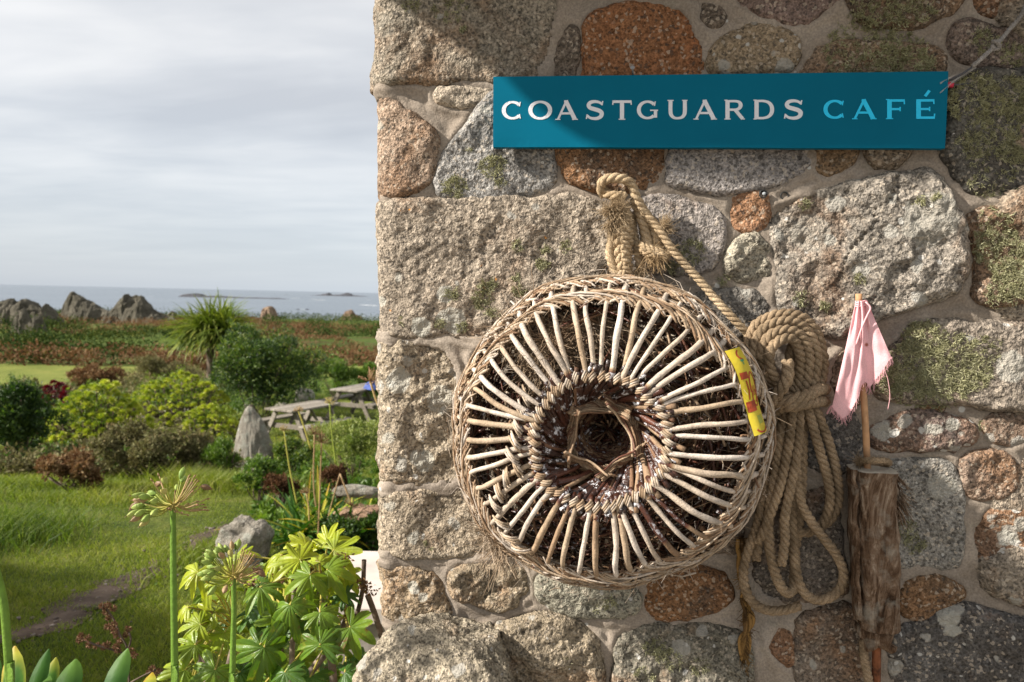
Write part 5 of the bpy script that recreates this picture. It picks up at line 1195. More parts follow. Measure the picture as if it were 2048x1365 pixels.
shrub(610, 795, 715, 60, 'green_shrub', 'loose green shrub joining the big dark one on its right', 'shrub', L_dark, .07, 3000, 10, 1.0)
shrub(700, 965, 835, 170, 'hebe_shrub', 'pale green small leaved shrub against the house corner', 'shrub', L_heb, .032, 11000, 30, .8, a0=.55, lobe=.33, upward=1)
shrub(585, 950, 868, 85, 'glossy_shrub', 'small glossy dark leaved shrub in front of the nearer picnic table', 'shrub', L_dark, .045, 2600, 12, .9, a0=.6)
shrub(520, 1010, 925, 100, 'green_shrub', 'low mixed green plant left of the strap leaved clump', 'shrub', L_mid, .04, 2600, 12, .9, a0=.4)
shrub(560, 1030, 940, 60, 'seedhead_mound', 'dark brown spent flower mound left of the strap leaved clump', 'plant', L_brn, .03, 2400, 8, .9, a0=.15, av=.1)
shrub(672, 1000, 935, 70, 'seedhead_mound', 'dark brown spent flower mound behind the strap leaved clump', 'plant', L_brn, .03, 2400, 8, .9, a0=.12, av=.1)
shrub(745, 1110, 1020, 60, 'dark_shrub', 'dark low shrub in the shade of the house corner', 'shrub', L_dark, .04, 2200, 8, .9, a0=.4)
shrub(690, 1110, 1040, 120, 'dark_shrub', 'low dark foliage under the strap leaved clump', 'shrub', L_dark, .035, 3000, 10, .9, a0=.35)
shrub(452, 960, 885, 95, 'fern_tuft', 'feathery green tuft at the foot of the standing stone', 'plant', L_mid, .05, 3200, 10, .8, a0=.4, asp=.2, upward=1.6)
shrub(150, 985, 915, 170, 'dry_fern', 'brown dead fern mound at the left edge of the grass', 'fern', L_brn, .05, 4200, 20, .7, group='dead fern mounds', a0=.6, lobe=.24)
shrub(270, 958, 858, 190, 'dry_fern', 'wide grey brown dead fern mound under the yellow green aeonium', 'fern', L_scr, .05, 6500, 16, .7, group='dead fern mounds')
shrub(385, 955, 865, 120, 'dry_fern', 'tangled grey brown scrub right of the wide fern mound', 'fern', L_scr, .045, 3500, 10, .7, group='dead fern mounds', a0=.6)
for (x, y, tp, wd, lab, mt_) in ((60, 830, 765, 130, 'pinkish brown dry scrub behind the dark red aeonium, far left', L_scr), (190, 785, 742, 150, 'brown dry scrub patch along the near field edge, left of centre', L_brn), (320, 770, 722, 150, 'tall thin dry scrub along the field edge by the cordyline', L_scr), (420, 745, 712, 90, 'short brown scrub at the foot of the cordyline', L_brn)):
    shrub(x, y, tp, wd, 'dry_scrub', lab, 'scrub', mt_, .09, 4500, 14, .5, group='dry scrub by the field')

# cordyline: rosette of long arching blades on a short trunk
def blade(mb, b, d, L, wd, droop, n=9, a=(.5, .5), fold=.25, twist=0):
    d = np.array(d, float); d /= np.linalg.norm(d); s = np.cross(d, [0, 0, 1.0]); s /= np.linalg.norm(s)+1e-9
    p = np.array(b, float); pts = []; step = L/(n-1); v = d.copy(); G_ = []
    for i in range(n):
        u = i/(n-1); w_ = wd*min(1, .55+u*2.2)*(1-u**2.4)**.8; nn = np.cross(s, v); ss = s*math.cos(twist*u)+nn*math.sin(twist*u)
        G_.append([p-ss*w_/2+nn*w_*fold, p-nn*w_*.02, p+ss*w_/2+nn*w_*fold]); p = p+v*step; v = v+np.array([0, 0, -droop/n]); v /= np.linalg.norm(v)
    mb.grid(np.array(G_), np.linspace(a[0], a[1], n))
def cordyline():
    base = at(418, 21.5); top = P(420, 664, 21.5)
    t = thing('cordyline', 'spiky cordyline with long arching green blades against the sea', 'cordyline', base)
    m = MB(); m.tube(catmull([base-[0, 0, .1], (base+top)/2+[.05, 0, 0], top], .1), [.12]*len(catmull([base-[0, 0, .1], (base+top)/2+[.05, 0, 0], top], .1)), 10, a=.4); m.build('trunk', M_bark, t)
    m = MB()
    for hx, hy, hz in ((0, 0, 0), (-.35, .1, -.12), (.4, 0, -.1), (.1, .3, .05)):
        c = top+np.array([hx, hy, hz])*1.2
        for k in range(230):
            el = math.radians(rnd.triangular(-35, 88, 45)); az = rnd.uniform(0, 6.283)
            blade(m, c, (math.cos(az)*math.cos(el), math.sin(az)*math.cos(el), math.sin(el)), rnd.uniform(.75, 1.25), .055, rnd.uniform(.7, 2.2), 8, (rnd.uniform(.2, .6), rnd.uniform(.5, 1)))
    m.build('foliage', L_cor, t)
cordyline()

# strap leaved agapanthus clump with spent stalks
def seedhead(mb, c, r, n, dry=1.0, pods=None, up=(0, 0, 1), th=.0012, a=.6, ap=.5):
    up = np.array(up, float); up /= np.linalg.norm(up); u = np.cross(up, [0, 1, .1]); u /= np.linalg.norm(u); v = np.cross(up, u)
    for k in range(n):
        el = math.asin(rnd.uniform(-.35, .98)); az = rnd.uniform(0, 6.283)
        d = (u*math.cos(az)+v*math.sin(az))*math.cos(el)+up*math.sin(el); L = r*rnd.uniform(.75, 1.1)
        q = c+d*L+up*L*.12; mb.tube([c, c+d*L*.5-up*L*.06, q], [th*1.2, th, th], 4, a=a)
        if pods: pods(mb, q, d, ap)
        else: mb.tube([q, q+d*r*.10, q+d*r*.2], [th, th*2.2, th*.5], 5, a=a)
M_stalk = ramp_mat('agapanthus_stalk', [(0, (.20, .11, .05)), (.3, (.36, .24, .12)), (.55, (.42, .36, .08)), (.8, (.16, .26, .03)), (1, (.10, .20, .025))], .5, .15, scale=90, mottle=.15)
def agapanthus():
    base = G(640, 1092); t = thing('agapanthus_clump', 'clump of strap leaved agapanthus with yellowing tips beside the small boulder', 'agapanthus', base)
    m = MB()
    for k in range(190):
        az = rnd.uniform(0, 6.283); el = math.radians(rnd.triangular(5, 85, 40)); o = base+np.array([rnd.uniform(-.28, .28), rnd.uniform(-.18, .18), 0])
        y = rnd.random(); a = (rnd.uniform(.5, .95), rnd.uniform(.5, 1)) if y < .68 else (rnd.uniform(.4, .6), rnd.uniform(0, .25))
        blade(m, o, (math.cos(az)*math.cos(el), math.sin(az)*math.cos(el), math.sin(el)), rnd.uniform(.3, .62), rnd.uniform(.022, .034), rnd.uniform(.6, 1.6), 9, a, .2, rnd.uniform(-.5, .5))
    m.build('foliage', L_aga, t)
    D0 = float(np.dot(base[:2], AX))
    for pts, r, hd, a in (([(644, 1075), (628, 980), (629, 868)], .055, 1, .25), ([(636, 1080), (640, 980), (643, 885)], .05, 1, .2), ([(594, 1010), (578, 930), (568, 860)], .028, 1, .62), ([(622, 900), (610, 860), (597, 822)], .028, 1, .58),
                          ([(672, 930), (664, 870), (659, 806)], .035, 1, .72), ([(655, 1040), (668, 990), (680, 948)], .0, 0, .3), ([(680, 948), (692, 980), (704, 1012)], .05, 1, .3), ([(619, 1050), (617, 1010), (612, 985)], .035, 1, .35), ([(765, 830), (752, 800), (740, 762)], .05, 1, .35)):
        Dd = D0-.1+rnd.uniform(-.2, .2) if pts[0][0] < 700 else 3.6
        q = catmull([P(x, y, Dd) for x, y in pts], .03); m = MB(); m.tube(q, .0052 if hd else .004, 6, a=a)
        st = m.build('flower_stalk', M_stalk, t)
        if r: m = MB(); seedhead(m, q[-1], r, 34, a=max(0, a-.25), th=.0013); m.build('seed_head', M_stalk, st)
agapanthus()

# two green seed heads close to the camera
def pod(mb, q, d, a):
    L = rnd.uniform(.0095, .012); n = 7; al = np.linspace(0, 1, n); ax = d+np.array([0, 0, -.35]); ax /= np.linalg.norm(ax)
    c = q+ax[None]*(al*L*2.0)[:, None]; r = .0052*np.sin(np.pi*np.clip(al, .04, .97))**.6
    T_ = ax; u = np.cross(T_, [0, .1, 1]); u /= np.linalg.norm(u); v = np.cross(T_, u); k = 12; th = np.arange(k)*2*math.pi/k
    rr = 1+.16*np.cos(3*th); G_ = c[:, None]+(r[:, None]*rr[None])[..., None]*(np.cos(th)[None, :, None]*u+np.sin(th)[None, :, None]*v)
    mb.grid(G_, np.linspace(a+.05, a-.1, n), True); mb.tube([c[-1], c[-1]+ax*.004], [.0008, .0004], 4, a=.1)
M_pod = ramp_mat('seed_pod', [(0, (.16, .09, .045)), (.3, (.33, .22, .12)), (.5, (.44, .38, .14)), (.75, (.30, .37, .09)), (1, (.17, .27, .05))], .45, .2, scale=120, mottle=.12)
def near_head(stem, D, R, lab, dryside, n):
    q = catmull([P(x, y, d) for x, y, d in stem], .02); q[-1] = q[-1]
    base = np.array([q[0][0], q[0][1], gz(q[0][0], q[0][1])])
    t = thing('agapanthus_seed_head', lab, 'seed head', base, 'tall green agapanthus stalks in front')
    full = np.vstack([base[None], q]); full = catmull(full, .03)
    m = MB(); m.tube(full, np.linspace(.0078, .0050, len(full)), 12, a=.92); m.build('stem', M_stalk, t)
    c = q[-1]; m = MB(); pods_ = []; X = np.array([AR[0], AR[1], 0])
    m.tube([c-[0, 0, .006], c, c+[0, 0, .004]], [.005, .0075, .004], 10, a=.5)
    for k in range(n):
        el = math.asin(rnd.uniform(-.3, .95)); az = rnd.uniform(0, 6.283); d = np.array([math.cos(az)*math.cos(el), math.sin(az)*math.cos(el), math.sin(el)])
        side = float(d @ X)*dryside; L = R*rnd.uniform(.8, 1.08)
        mid = c+d*L*.5+np.array([0, 0, -.10*L]); e = c+d*L+np.array([0, 0, .05*L])
        g = side < .15 and rnd.random() < .9
        cc = catmull([c, mid, e], .006); m.tube(cc, .0011 if g else .0009, 5, a=np.linspace(.55, .75 if g else .25, len(cc)))
        if g: pods_.append((e, d+[0, 0, .1], rnd.choice([.85, .9, .95, .75, .8, .8, .9, .6, .35])))
        elif rnd.random() < .1: pods_.append((e, d-[0, 0, .5], .1))
        else: m.tube([e, e+d*.003, e+d*.007], [.001, .0018, .0003], 5, a=.1)
    h = m.build('umbel', M_stalk, t)
    for p_ in pods_:
        m = MB(); pod(m, *p_); m.build('seed_pod', M_pod, h)
near_head([(350, 1400, 1.42), (349, 1300, 1.42), (347, 1150, 1.42), (346, 1010, 1.42)], 1.42, .055, 'green agapanthus seed head on a tall stem standing alone over the lawn', 1, 62)
near_head([(464, 1400, 1.62), (466, 1300, 1.62), (468, 1220, 1.62), (467, 1152, 1.62)], 1.62, .052, 'lower green seed head standing against the fatsia leaves', 1, 64)
def edge_stalk():
    q = [P(8, 1120, 1.15), P(2, 1050, 1.15), P(-8, 960, 1.15)]; s = catmull([P(22, 1420, 1.15), P(14, 1280, 1.15), P(2, 1180, 1.15), P(-40, 1060, 1.15), P(-120, 930, 1.15)], .02)
    b = np.array([s[0][0], s[0][1], gz(s[0][0], s[0][1])]); t = thing('agapanthus_seed_head', 'bare green stalk leaning at the very left edge of the photo', 'seed head', b, 'tall green agapanthus stalks in front')
    f = catmull(np.vstack([b[None], s]), .03); m = MB(); m.tube(f, .0058, 12, a=.9); m.build('stem', M_stalk, t)
    m = MB(); seedhead(m, s[-1], .055, 40, a=.4, pods=pod, ap=.8); m.build('umbel', M_stalk, t)
edge_stalk()
# broad strap leaves rising into the bottom left corner
def corner_leaves():
    base = P(150, 1560, 1.25); base[2] = gz(base[0], base[1]); t = thing('agapanthus_plant', 'broad green strap leaves with orange tips in the bottom left corner', 'agapanthus', base)
    for (x0, y0, x1, y1, x2, y2, wd, D, a0, a1) in ((10, 1460, 25, 1380, 30, 1292, .042, 1.2, .7, .12), (55, 1440, 70, 1380, 98, 1298, .026, 1.25, .72, .7), (70, 1450, 90, 1390, 112, 1315, .030, 1.28, .7, .25), (120, 1450, 130, 1390, 152, 1318, .040, 1.2, .75, 1.),
                                            (205, 1450, 225, 1380, 256, 1297, .034, 1.2, .75, .95), (285, 1460, 290, 1400, 305, 1345, .030, 1.25, .65, .1), (60, 1440, 80, 1390, 100, 1352, .02, 1.15, .9, .9), (-30, 1440, -20, 1370, -8, 1310, .03, 1.2, .8, .6), (250, 1460, 262, 1420, 300, 1372, .024, 1.3, .7, .2)):
        c = catmull([P(x0, y0, D), P(x1, y1, D), P(x2, y2, D+.03)], .008); n = len(c); s = np.array([AR[0], AR[1], 0])+np.array([0, 0, rnd.uniform(-.1, .2)]); s += np.array([-AX[0], -AX[1], 0])*rnd.uniform(-.5, .6); s /= np.linalg.norm(s)
        nn = np.cross(s, [0, 0, 1]); u = np.linspace(0, 1, n); w_ = wd*np.interp(u, [0, .4, .7, .88, 1], [.75, 1, .92, .6, .06])
        G_ = np.stack([c+s*(w_*f)[:, None]+nn*(w_*.18*(1-abs(f)*2)**1)[:, None] for f in (-.5, -.25, 0, .25, .5)], 1)
        m = MB(); ed = np.clip(np.interp(u, [0, .6, 1], [a0, a0, a1]), 0, 1); av = np.stack([np.minimum(ed, a1 if a1 < .4 else 1), ed, ed, ed, ed], 1); av[:, 4] = np.where(u > .3, np.minimum(av[:, 4], .35 if a1 < .5 else 1), av[:, 4]); m.grid(G_, av.ravel()); m.build('leaf', L_aga, t)
corner_leaves()
# dry brown seedheads low in the foreground
def dry_stalk():
    b = P(262, 1480, 1.9); b[2] = gz(b[0], b[1]); t = thing('dried_flower_stalk', 'dried brown branching flower stalk low in front of the lawn', 'dried flower', b)
    m = MB(); m2 = MB(); D = 1.9
    for pts in ([(262, 1480), (258, 1365), (255, 1300), (240, 1270), (228, 1240), (212, 1218)], [(255, 1310), (225, 1300), (190, 1290), (165, 1278)], [(256, 1300), (262, 1280), (258, 1265)], [(262, 1365), (290, 1350), (312, 1340)], [(240, 1275), (236, 1262), (230, 1250)]):
        m.tube(catmull([P(x, y, D) for x, y in pts], .01), .0022, 6, a=.2)
    for (x, y) in ((205, 1213), (215, 1211), (226, 1217), (212, 1224), (218, 1236), (216, 1254), (228, 1250), (162, 1272), (175, 1278), (160, 1280), (178, 1290), (194, 1292), (208, 1294), (215, 1290), (232, 1270), (240, 1282), (232, 1294), (256, 1258), (252, 1270), (262, 1302), (268, 1310), (305, 1338), (318, 1342), (310, 1352), (300, 1345), (236, 1300), (228, 1262)):
        c = P(x, y, D+rnd.uniform(-.02, .02))
        n = 70; d = unit(n); leaves(m2, np.repeat(c[None], n, 0)+d*.002, d, .0085*rng.uniform(.7, 1.2, n), .0028, np.clip(rng.normal(.45, .2, n), 0, 1))
    m.build('stem', M_bark, t); m2.build('seed_heads', leafmat('dry_brown_flower', [(.07, .035, .02), (.17, .095, .055), (.30, .19, .12)], .9, .15, (1.1, 1, .8), .1), t, smooth=False)
dry_stalk()

# fatsia with big lobed leaves
L_fat = leafmat('fatsia_leaf', [(.03, .09, .015), (.075, .16, .02), (.19, .27, .010), (.37, .40, .018), (.50, .50, .12)], .36, .32, (1.15, 1.25, .4), .5, .12)
def _fat():
    m, t = mat('fatsia_leaf'); tc = t.n('ShaderNodeTexCoord').outputs['Object']
    b = t.ramp(val(t), list(zip(np.linspace(0, 1, 5), [(.025, .08, .013), (.065, .145, .018), (.18, .26, .012), (.36, .39, .02), (.50, .50, .13)])))
    b = t.mix(1, b, t.ramp(t.noise(tc, 14, 4, .6), [(.3, .65), (.5, 1), (.7, 1.2)]), 'MULTIPLY')
    b = t.mix(t.mapr(t.noise(tc, 26, 5, .7, .6), .63, .68, 0, .85), b, (.14, .07, .02)); b = t.mix(t.mapr(t.noise(tc, 18, 4, .7, .3), .60, .72, 0, .5), b, (.42, .36, .04))
    wv = t.math('ADD', t.noise(tc, 55, 4, .6), t.math('MULTIPLY', t.noise(tc, 160, 3), .4))
    return finish(m, t, b, t.mapr(t.noise(tc, 40, 3), .3, .7, .28, .55), wv, .5, .004, .4, .32, t.mix(1, b, (1.15, 1.25, .4), 'MULTIPLY'))
L_fat = _fat()
def fatsia_leaf(mb, c, nrm, tip, R, tone, nl=7, cup=.25, brown=0):
    nrm = np.array(nrm, float); nrm /= np.linalg.norm(nrm); tip = np.array(tip, float); tip -= nrm*np.dot(tip, nrm); tip /= np.linalg.norm(tip); sd_ = np.cross(nrm, tip)
    th = np.linspace(-2.5, 2.5, 97); lc = np.linspace(-2.15, 2.15, nl); wdt = 2.15/(nl-1)*1.02
    jl = np.array([rnd.uniform(.66, 1.12) for _ in lc]); lc = lc+rng.normal(0, .07, nl); Rt = np.zeros(len(th)); mid = np.zeros(len(th))
    for q, l in enumerate(lc):
        x = (th-l)/wdt; e = np.clip(1-np.abs(x*.93)**1.6, 0, 1)**.8*jl[q]*(1-.22*abs(l)/2.15*1.3)
        Rt = np.maximum(Rt, e); mid = np.maximum(mid, np.exp(-(x/.09)**2))
    Rt = .30+.70*Rt; Rt *= 1+.015*np.sin(th*46)
    drp = rng.uniform(-.2, .75, nl); rs = np.linspace(0, 1, 9)**.85; Gd = np.zeros((9, 97, 3)); A = np.zeros((9, 97)); w1, w2 = rnd.uniform(0, 6), rnd.uniform(.5, 1.2)
    for i, r in enumerate(rs):
        rr = Rt*r*R; X = rr*np.sin(th); Y = rr*np.cos(th)
        z = -cup*R*(rr/R)**2*w2*1.2+.10*R*(1-mid)*np.minimum(r, .8)*(rr/R)*.9-.03*R*mid+.035*R*np.sin(th*9+w1)*r*r+.05*R*math.sin(w1)*np.sin(th*2+w1)*r
        z = z-R*r*r*sum(dk*np.exp(-((th-l)/(wdt*.7))**2) for dk, l in zip(drp, lc)); Y = Y*(1-.10*r*r*drp.mean())
        Gd[i] = c+sd_*X[:, None]+tip*Y[:, None]+nrm*z[:, None]
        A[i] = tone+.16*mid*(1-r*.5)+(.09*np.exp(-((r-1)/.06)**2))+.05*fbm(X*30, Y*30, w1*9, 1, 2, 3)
    mb.grid(Gd, np.clip(A, 0, 1).ravel())
def fatsia():
    base = G(560, 1640); base = P(570, 1700, 2.25); base[2] = gz(base[0], base[1])
    t = thing('fatsia_shrub', 'fatsia shrub with big glossy lobed yellow green leaves below the white slab', 'shrub', base)
    Dm = 2.2; V = -ray(560, 1150); V /= np.linalg.norm(V); X = np.array([AR[0], AR[1], 0]); Z = np.array([0, 0, 1.0])
    spots = [ # px, py, radius px, tone, tip direction (x, z), tilt towards viewer, D
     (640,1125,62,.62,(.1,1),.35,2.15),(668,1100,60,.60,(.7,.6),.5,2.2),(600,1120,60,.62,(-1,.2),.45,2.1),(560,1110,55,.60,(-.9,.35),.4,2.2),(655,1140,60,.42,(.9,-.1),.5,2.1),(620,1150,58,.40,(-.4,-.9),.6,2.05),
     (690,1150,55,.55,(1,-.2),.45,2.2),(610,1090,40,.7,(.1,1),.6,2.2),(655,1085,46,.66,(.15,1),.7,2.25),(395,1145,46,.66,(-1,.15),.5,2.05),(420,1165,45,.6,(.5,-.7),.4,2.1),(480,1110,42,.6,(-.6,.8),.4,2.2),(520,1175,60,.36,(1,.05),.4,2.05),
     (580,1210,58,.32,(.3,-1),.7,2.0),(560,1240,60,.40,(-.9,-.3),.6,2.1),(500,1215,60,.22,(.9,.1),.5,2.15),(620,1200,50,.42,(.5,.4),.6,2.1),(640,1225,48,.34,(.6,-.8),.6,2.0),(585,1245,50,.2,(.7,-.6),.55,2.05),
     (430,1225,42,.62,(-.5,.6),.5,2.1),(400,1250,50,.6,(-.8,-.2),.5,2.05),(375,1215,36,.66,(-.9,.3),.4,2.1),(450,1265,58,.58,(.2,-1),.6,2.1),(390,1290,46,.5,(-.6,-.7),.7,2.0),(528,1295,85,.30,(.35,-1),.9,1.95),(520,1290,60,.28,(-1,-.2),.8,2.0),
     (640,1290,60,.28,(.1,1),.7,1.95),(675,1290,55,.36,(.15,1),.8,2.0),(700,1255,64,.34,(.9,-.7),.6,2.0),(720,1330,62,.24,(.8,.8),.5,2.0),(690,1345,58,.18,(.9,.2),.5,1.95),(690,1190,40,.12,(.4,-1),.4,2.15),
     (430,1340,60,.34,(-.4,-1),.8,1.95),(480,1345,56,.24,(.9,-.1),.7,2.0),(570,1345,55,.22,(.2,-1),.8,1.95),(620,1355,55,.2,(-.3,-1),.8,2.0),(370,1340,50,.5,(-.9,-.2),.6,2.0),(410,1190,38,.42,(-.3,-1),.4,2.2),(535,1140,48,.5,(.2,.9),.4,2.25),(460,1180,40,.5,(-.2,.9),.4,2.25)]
    for _ in range(30):
        x = rnd.uniform(370, 745); y = rnd.uniform(1200 if x < 640 else 1300, 1460); spots.append((x, y, rnd.uniform(34, 56), rnd.choice([.12, .2, .3, .45, .6]), (rnd.uniform(-1, 1), rnd.uniform(-1, .6)), rnd.uniform(.3, .9), 2.15+rnd.uniform(.1, .45)))
    for _ in range(14): x = rnd.uniform(470, 700); spots.append((x, rnd.uniform(1130, 1190), rnd.uniform(34, 50), rnd.choice([.3, .5, .62]), (rnd.uniform(-1, 1), rnd.uniform(-1, .9)), rnd.uniform(.3, .8), 2.4+rnd.uniform(0, .3)))
    mp = MB()
    hubs = [P(560, 1240, 2.3), P(690, 1230, 2.25), P(640, 1160, 2.25), P(470, 1260, 2.25), P(400, 1300, 2.25), P(600, 1330, 2.3), P(700, 1330, 2.3)]
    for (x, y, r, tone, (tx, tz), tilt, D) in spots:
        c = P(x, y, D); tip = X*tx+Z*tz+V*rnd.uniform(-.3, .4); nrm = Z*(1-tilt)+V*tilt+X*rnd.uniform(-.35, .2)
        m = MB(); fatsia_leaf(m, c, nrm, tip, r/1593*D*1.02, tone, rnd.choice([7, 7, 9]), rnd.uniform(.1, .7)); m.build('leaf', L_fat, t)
        h = min(hubs, key=lambda q: np.linalg.norm(q-c)); mid = (h+c)/2+Z*.03-nrm/np.linalg.norm(nrm)*.02
        mp.tube(catmull([h, mid, c], .02), .0026, 6, a=.55)
    mp.build('petioles', M_stalk, t)
    m = MB()
    for h in hubs: m.tube(catmull([base+rng.normal(0, .08, 3)*[1, 1, 0], (base+h)/2+rng.normal(0, .05, 3), h-[0, 0, .03], h+[0, 0, .02]], .03), .011, 8, a=.65)
    for pts in ([(655,1190),(658,1230),(668,1270),(680,1280),(690,1260)], [(728,1120),(725,1180),(712,1235),(700,1260)], [(590,1150),(588,1200),(584,1300),(580,1420)], [(385,1240),(400,1290),(420,1340)], [(735,1190),(750,1230),(768,1290)]):
        m.tube(catmull([P(x, y, 2.2) for x, y in pts], .02), rnd.uniform(.006, .010), 7, a=rnd.choice([.2, .5, .8]))
    m.build('stem', M_bark, t)
    m = MB()
    for (x, y) in ((652,1272),(668,1268),(640,1262),(738,1180),(725,1172),(560,1160),(620,1138),(690,1120),(505,1170)):
        c = P(x, y, 2.15); n = 40; leaves(m, c+rng.normal(0, .008, (n, 3)), unit(n), .012, .006, rng.uniform(0, .6, n))
    m.build('dry_scraps', L_brn, t, smooth=False)['kind'] = 'stuff'
fatsia()

# ------------------------------------------------------------------ boulders and edging stones
M_bld = rock_mat('granite_boulder', (.20, .175, .135), (.36, .325, .26), 7, (.42, .42, .35), .012, .62)
M_bld2 = rock_mat('grey_lichened_boulder', (.15, .135, .11), (.34, .31, .26), 5, (.33, .34, .29), .02, .5)
def boulder(c, R, lab, seed, mtl=M_bld, name='boulder', group=None, amp=.2, q=1, res=(90, 60)):
    th = np.linspace(0, 2*math.pi, res[0], endpoint=False); ph = np.linspace(-math.pi/2, math.pi/2, res[1]); T_, Pp = np.meshgrid(th, ph)
    d = np.stack([np.cos(T_)*np.cos(Pp), np.sin(T_)*np.cos(Pp), np.sin(Pp)], -1)
    sq = np.sign(d)*np.abs(d)**.8
    n = fbm(d[..., 0], d[..., 1], d[..., 2], 1.4, 2, seed)*amp+(1-np.abs(fbm(d[..., 0], d[..., 1], d[..., 2], 2.6, 3, seed+3)))*amp*.35+fbm(d[..., 0], d[..., 1], d[..., 2], 9, 3, seed+6)*amp*.14+fbm(d[..., 0], d[..., 1], d[..., 2], 30, 2, seed+8)*amp*.05
    Gd = np.array(c)+sq*np.array(R)*(1+n)[..., None]
    m = MB(); m.grid(Gd, closed=True); o = m.build(name, mtl); tag(o, lab, 'stone', group); return o
o = boulder(W(884, 1412, .050), (.147, .125, .155), 'big buff boulder bulging from the foot of the house corner', 11, M_gr, amp=.22, res=(300, 200))
o.color = (.36, .31, .23, 1); o['rust'] = .42; o['dark'] = .42; o['crust'] = .5; o['orange'] = .3
tor('standing_stone', M_bld2, [(462, 948), (466, 910), (472, 872), (480, 840), (488, 820), (496, 811), (504, 813), (520, 832), (534, 858), (544, 885), (548, 915), (547, 948)], float(np.dot(G(505, 946)[:2], AX)), 946, 'pointed standing stone between the aeonium bush and the nearer picnic table', 'stone', None, .55, 71, .02, res=(60, 40))
g = G(492, 1125); boulder(g+[0, 0, .12], (.150, .13, .155), 'grey lichened boulder between the lawn and the strap leaved clump', 29, M_bld2, amp=.27)
M_red = rock_mat('ruddy_rock', (.17, .10, .065), (.33, .22, .15), 6, (.40, .38, .32), .015, .6)
for (x, y, R, s, lab, mt_) in ((722, 1085, (.20, .16, .16), 19, 'squarish ruddy rock beside the house corner', M_red), (752, 1100, (.16, .14, .2), 23, 'dark ruddy rock tucked against the house corner', M_red), (712, 1003, (.16, .05, .04), 25, 'flat grey stone lying on top of the ruddy rock', M_bld2)):
    g = G(x, y) if y > 1050 else P(x, 983, 5.6); boulder(g+[0, 0, R[2]*.6 if y > 1050 else 0], R, lab, s, mt_, 'rock' if y > 1050 else 'flat_stone', None, .16, res=(60, 40))
for (x, y, w_, h_, s, lab) in ((305, 848, 40, 18, 31, 'leftmost pale stone of the low bank under the long aeonium bush'), (335, 842, 45, 20, 33, 'middle stone of the low bank under the long aeonium bush'), (372, 836, 44, 20, 35, 'right hand stone of the low bank under the long aeonium bush'), (609, 815, 36, 38, 37, 'rounded grey stone upright behind the nearer picnic table'), (562, 822, 26, 16, 38, 'low stone in shade left of the rounded grey stone'), (500, 822, 22, 14, 39, 'small pale stone at the foot of the big dark shrub')):
    g = G(x, y); D = float(np.dot(g[:2], AX)); boulder(g+[0, 0, h_*D/1593*.4], (w_*D/3186, w_*D/3600, h_*D/2600), lab, s, M_bld2, 'edging_stone', 'edging stones in the garden bank', .14, res=(40, 28))

# white slab with its block base
def slab():
    M_w = ramp_mat('pale_render', [(0, (.44, .39, .35)), (1, (.50, .455, .415))], .8, scale=6, mottle=.12)
    z = 1.6-1.22
    def on(px, py): d = ray(px, py); return EYE+d*((z-EYE[2])/d[2])
    a, b = on(632, 1213), on(703, 1101); ux = (on(760, 1216)-a); ux[2] = 0; ux /= np.linalg.norm(ux); uy = np.array([-ux[1], ux[0], 0]); dep = abs(float((b-a) @ uy)); sh = 0
    c = a+ux*.55+uy*dep/2; R = np.array([ux, uy, [0, 0, 1]]).T
    t = thing('garden_slab', 'pale smooth slab bench on a grey block base by the house corner', 'bench', [c[0], c[1], gz(c[0], c[1])])
    m = MB(); m.box(c-[0, 0, .035], (1.1, dep, .07), R, bev=.006); m.build('slab_top', M_w, t, smooth=False)
    g = gz(c[0], c[1]); m = MB(); m.box(np.array([c[0], c[1], (z-.07+g-.1)/2]), (1.04, dep-.06, z-.07-g+.1), R, bev=.004); m.build('base', ramp_mat('block', [(0, (.26, .235, .205)), (1, (.32, .29, .26))], .9, scale=15), t, smooth=False)
slab()

# ------------------------------------------------------------------ picnic tables
M_tw = ramp_mat('weathered_timber', [(0, (.14, .12, .095)), (.5, (.21, .185, .15)), (1, (.28, .25, .21))], .85, scale=25, mottle=.3)
def picnic(c, ang, lab):
    t = thing('picnic_table', lab, 'picnic table', c, 'wooden picnic tables behind the garden')
    Rz = Matrix.Rotation(ang, 3, 'Z'); Rn = np.array([list(r) for r in Rz]); cc = np.array(c)
    def L2(x, y, z): return cc+Rn @ np.array([x, y, z])
    m = MB()
    for k in range(5): m.box(L2(0, (k-2)*.152, .735), (1.55, .144, .042), Rz, a=rnd.random(), bev=.006)
    m.build('tabletop', M_tw, t, smooth=False)
    for s in (-1, 1):
        m = MB()
        for k in (0, 1): m.box(L2(0, s*(.62+k*.135), .435), (1.55, .128, .04), Rz, a=rnd.random(), bev=.006)
        m.build('bench_seat', M_tw, t, smooth=False)
    for x in (-.55, .55):
        for s in (-1, 1):
            m = MB(); R2 = Rz @ Matrix.Rotation(s*math.radians(27), 3, 'X'); m.box(L2(x, s*.42, .36), (.045, .10, .82), R2, a=rnd.random(), bev=.005); m.build('leg', M_tw, t, smooth=False)
        m = MB(); m.box(L2(x+.047, 0, .365), (.045, 1.46, .10), Rz, a=rnd.random(), bev=.005); m.build('crossbeam', M_tw, t, smooth=False)
        m = MB(); m.box(L2(x+.047, 0, .685), (.045, .66, .07), Rz, a=rnd.random(), bev=.005); m.build('cleat', M_tw, t, smooth=False)
        m = MB(); m.box(L2(x*.55, 0, .54), (.04, .07, .42), Rz @ Matrix.Rotation(math.radians(38 if x < 0 else -38), 3, 'Y'), a=rnd.random(), bev=.005); m.build('brace', M_tw, t, smooth=False)
def seat_on(px, py, D): p = P(px, py, D); return p
T1c = P(607, 811, 17.2); T1c[2] -= .756
picnic(T1c, math.radians(97-28), 'nearer picnic table of grey weathered planks beside the standing stone')
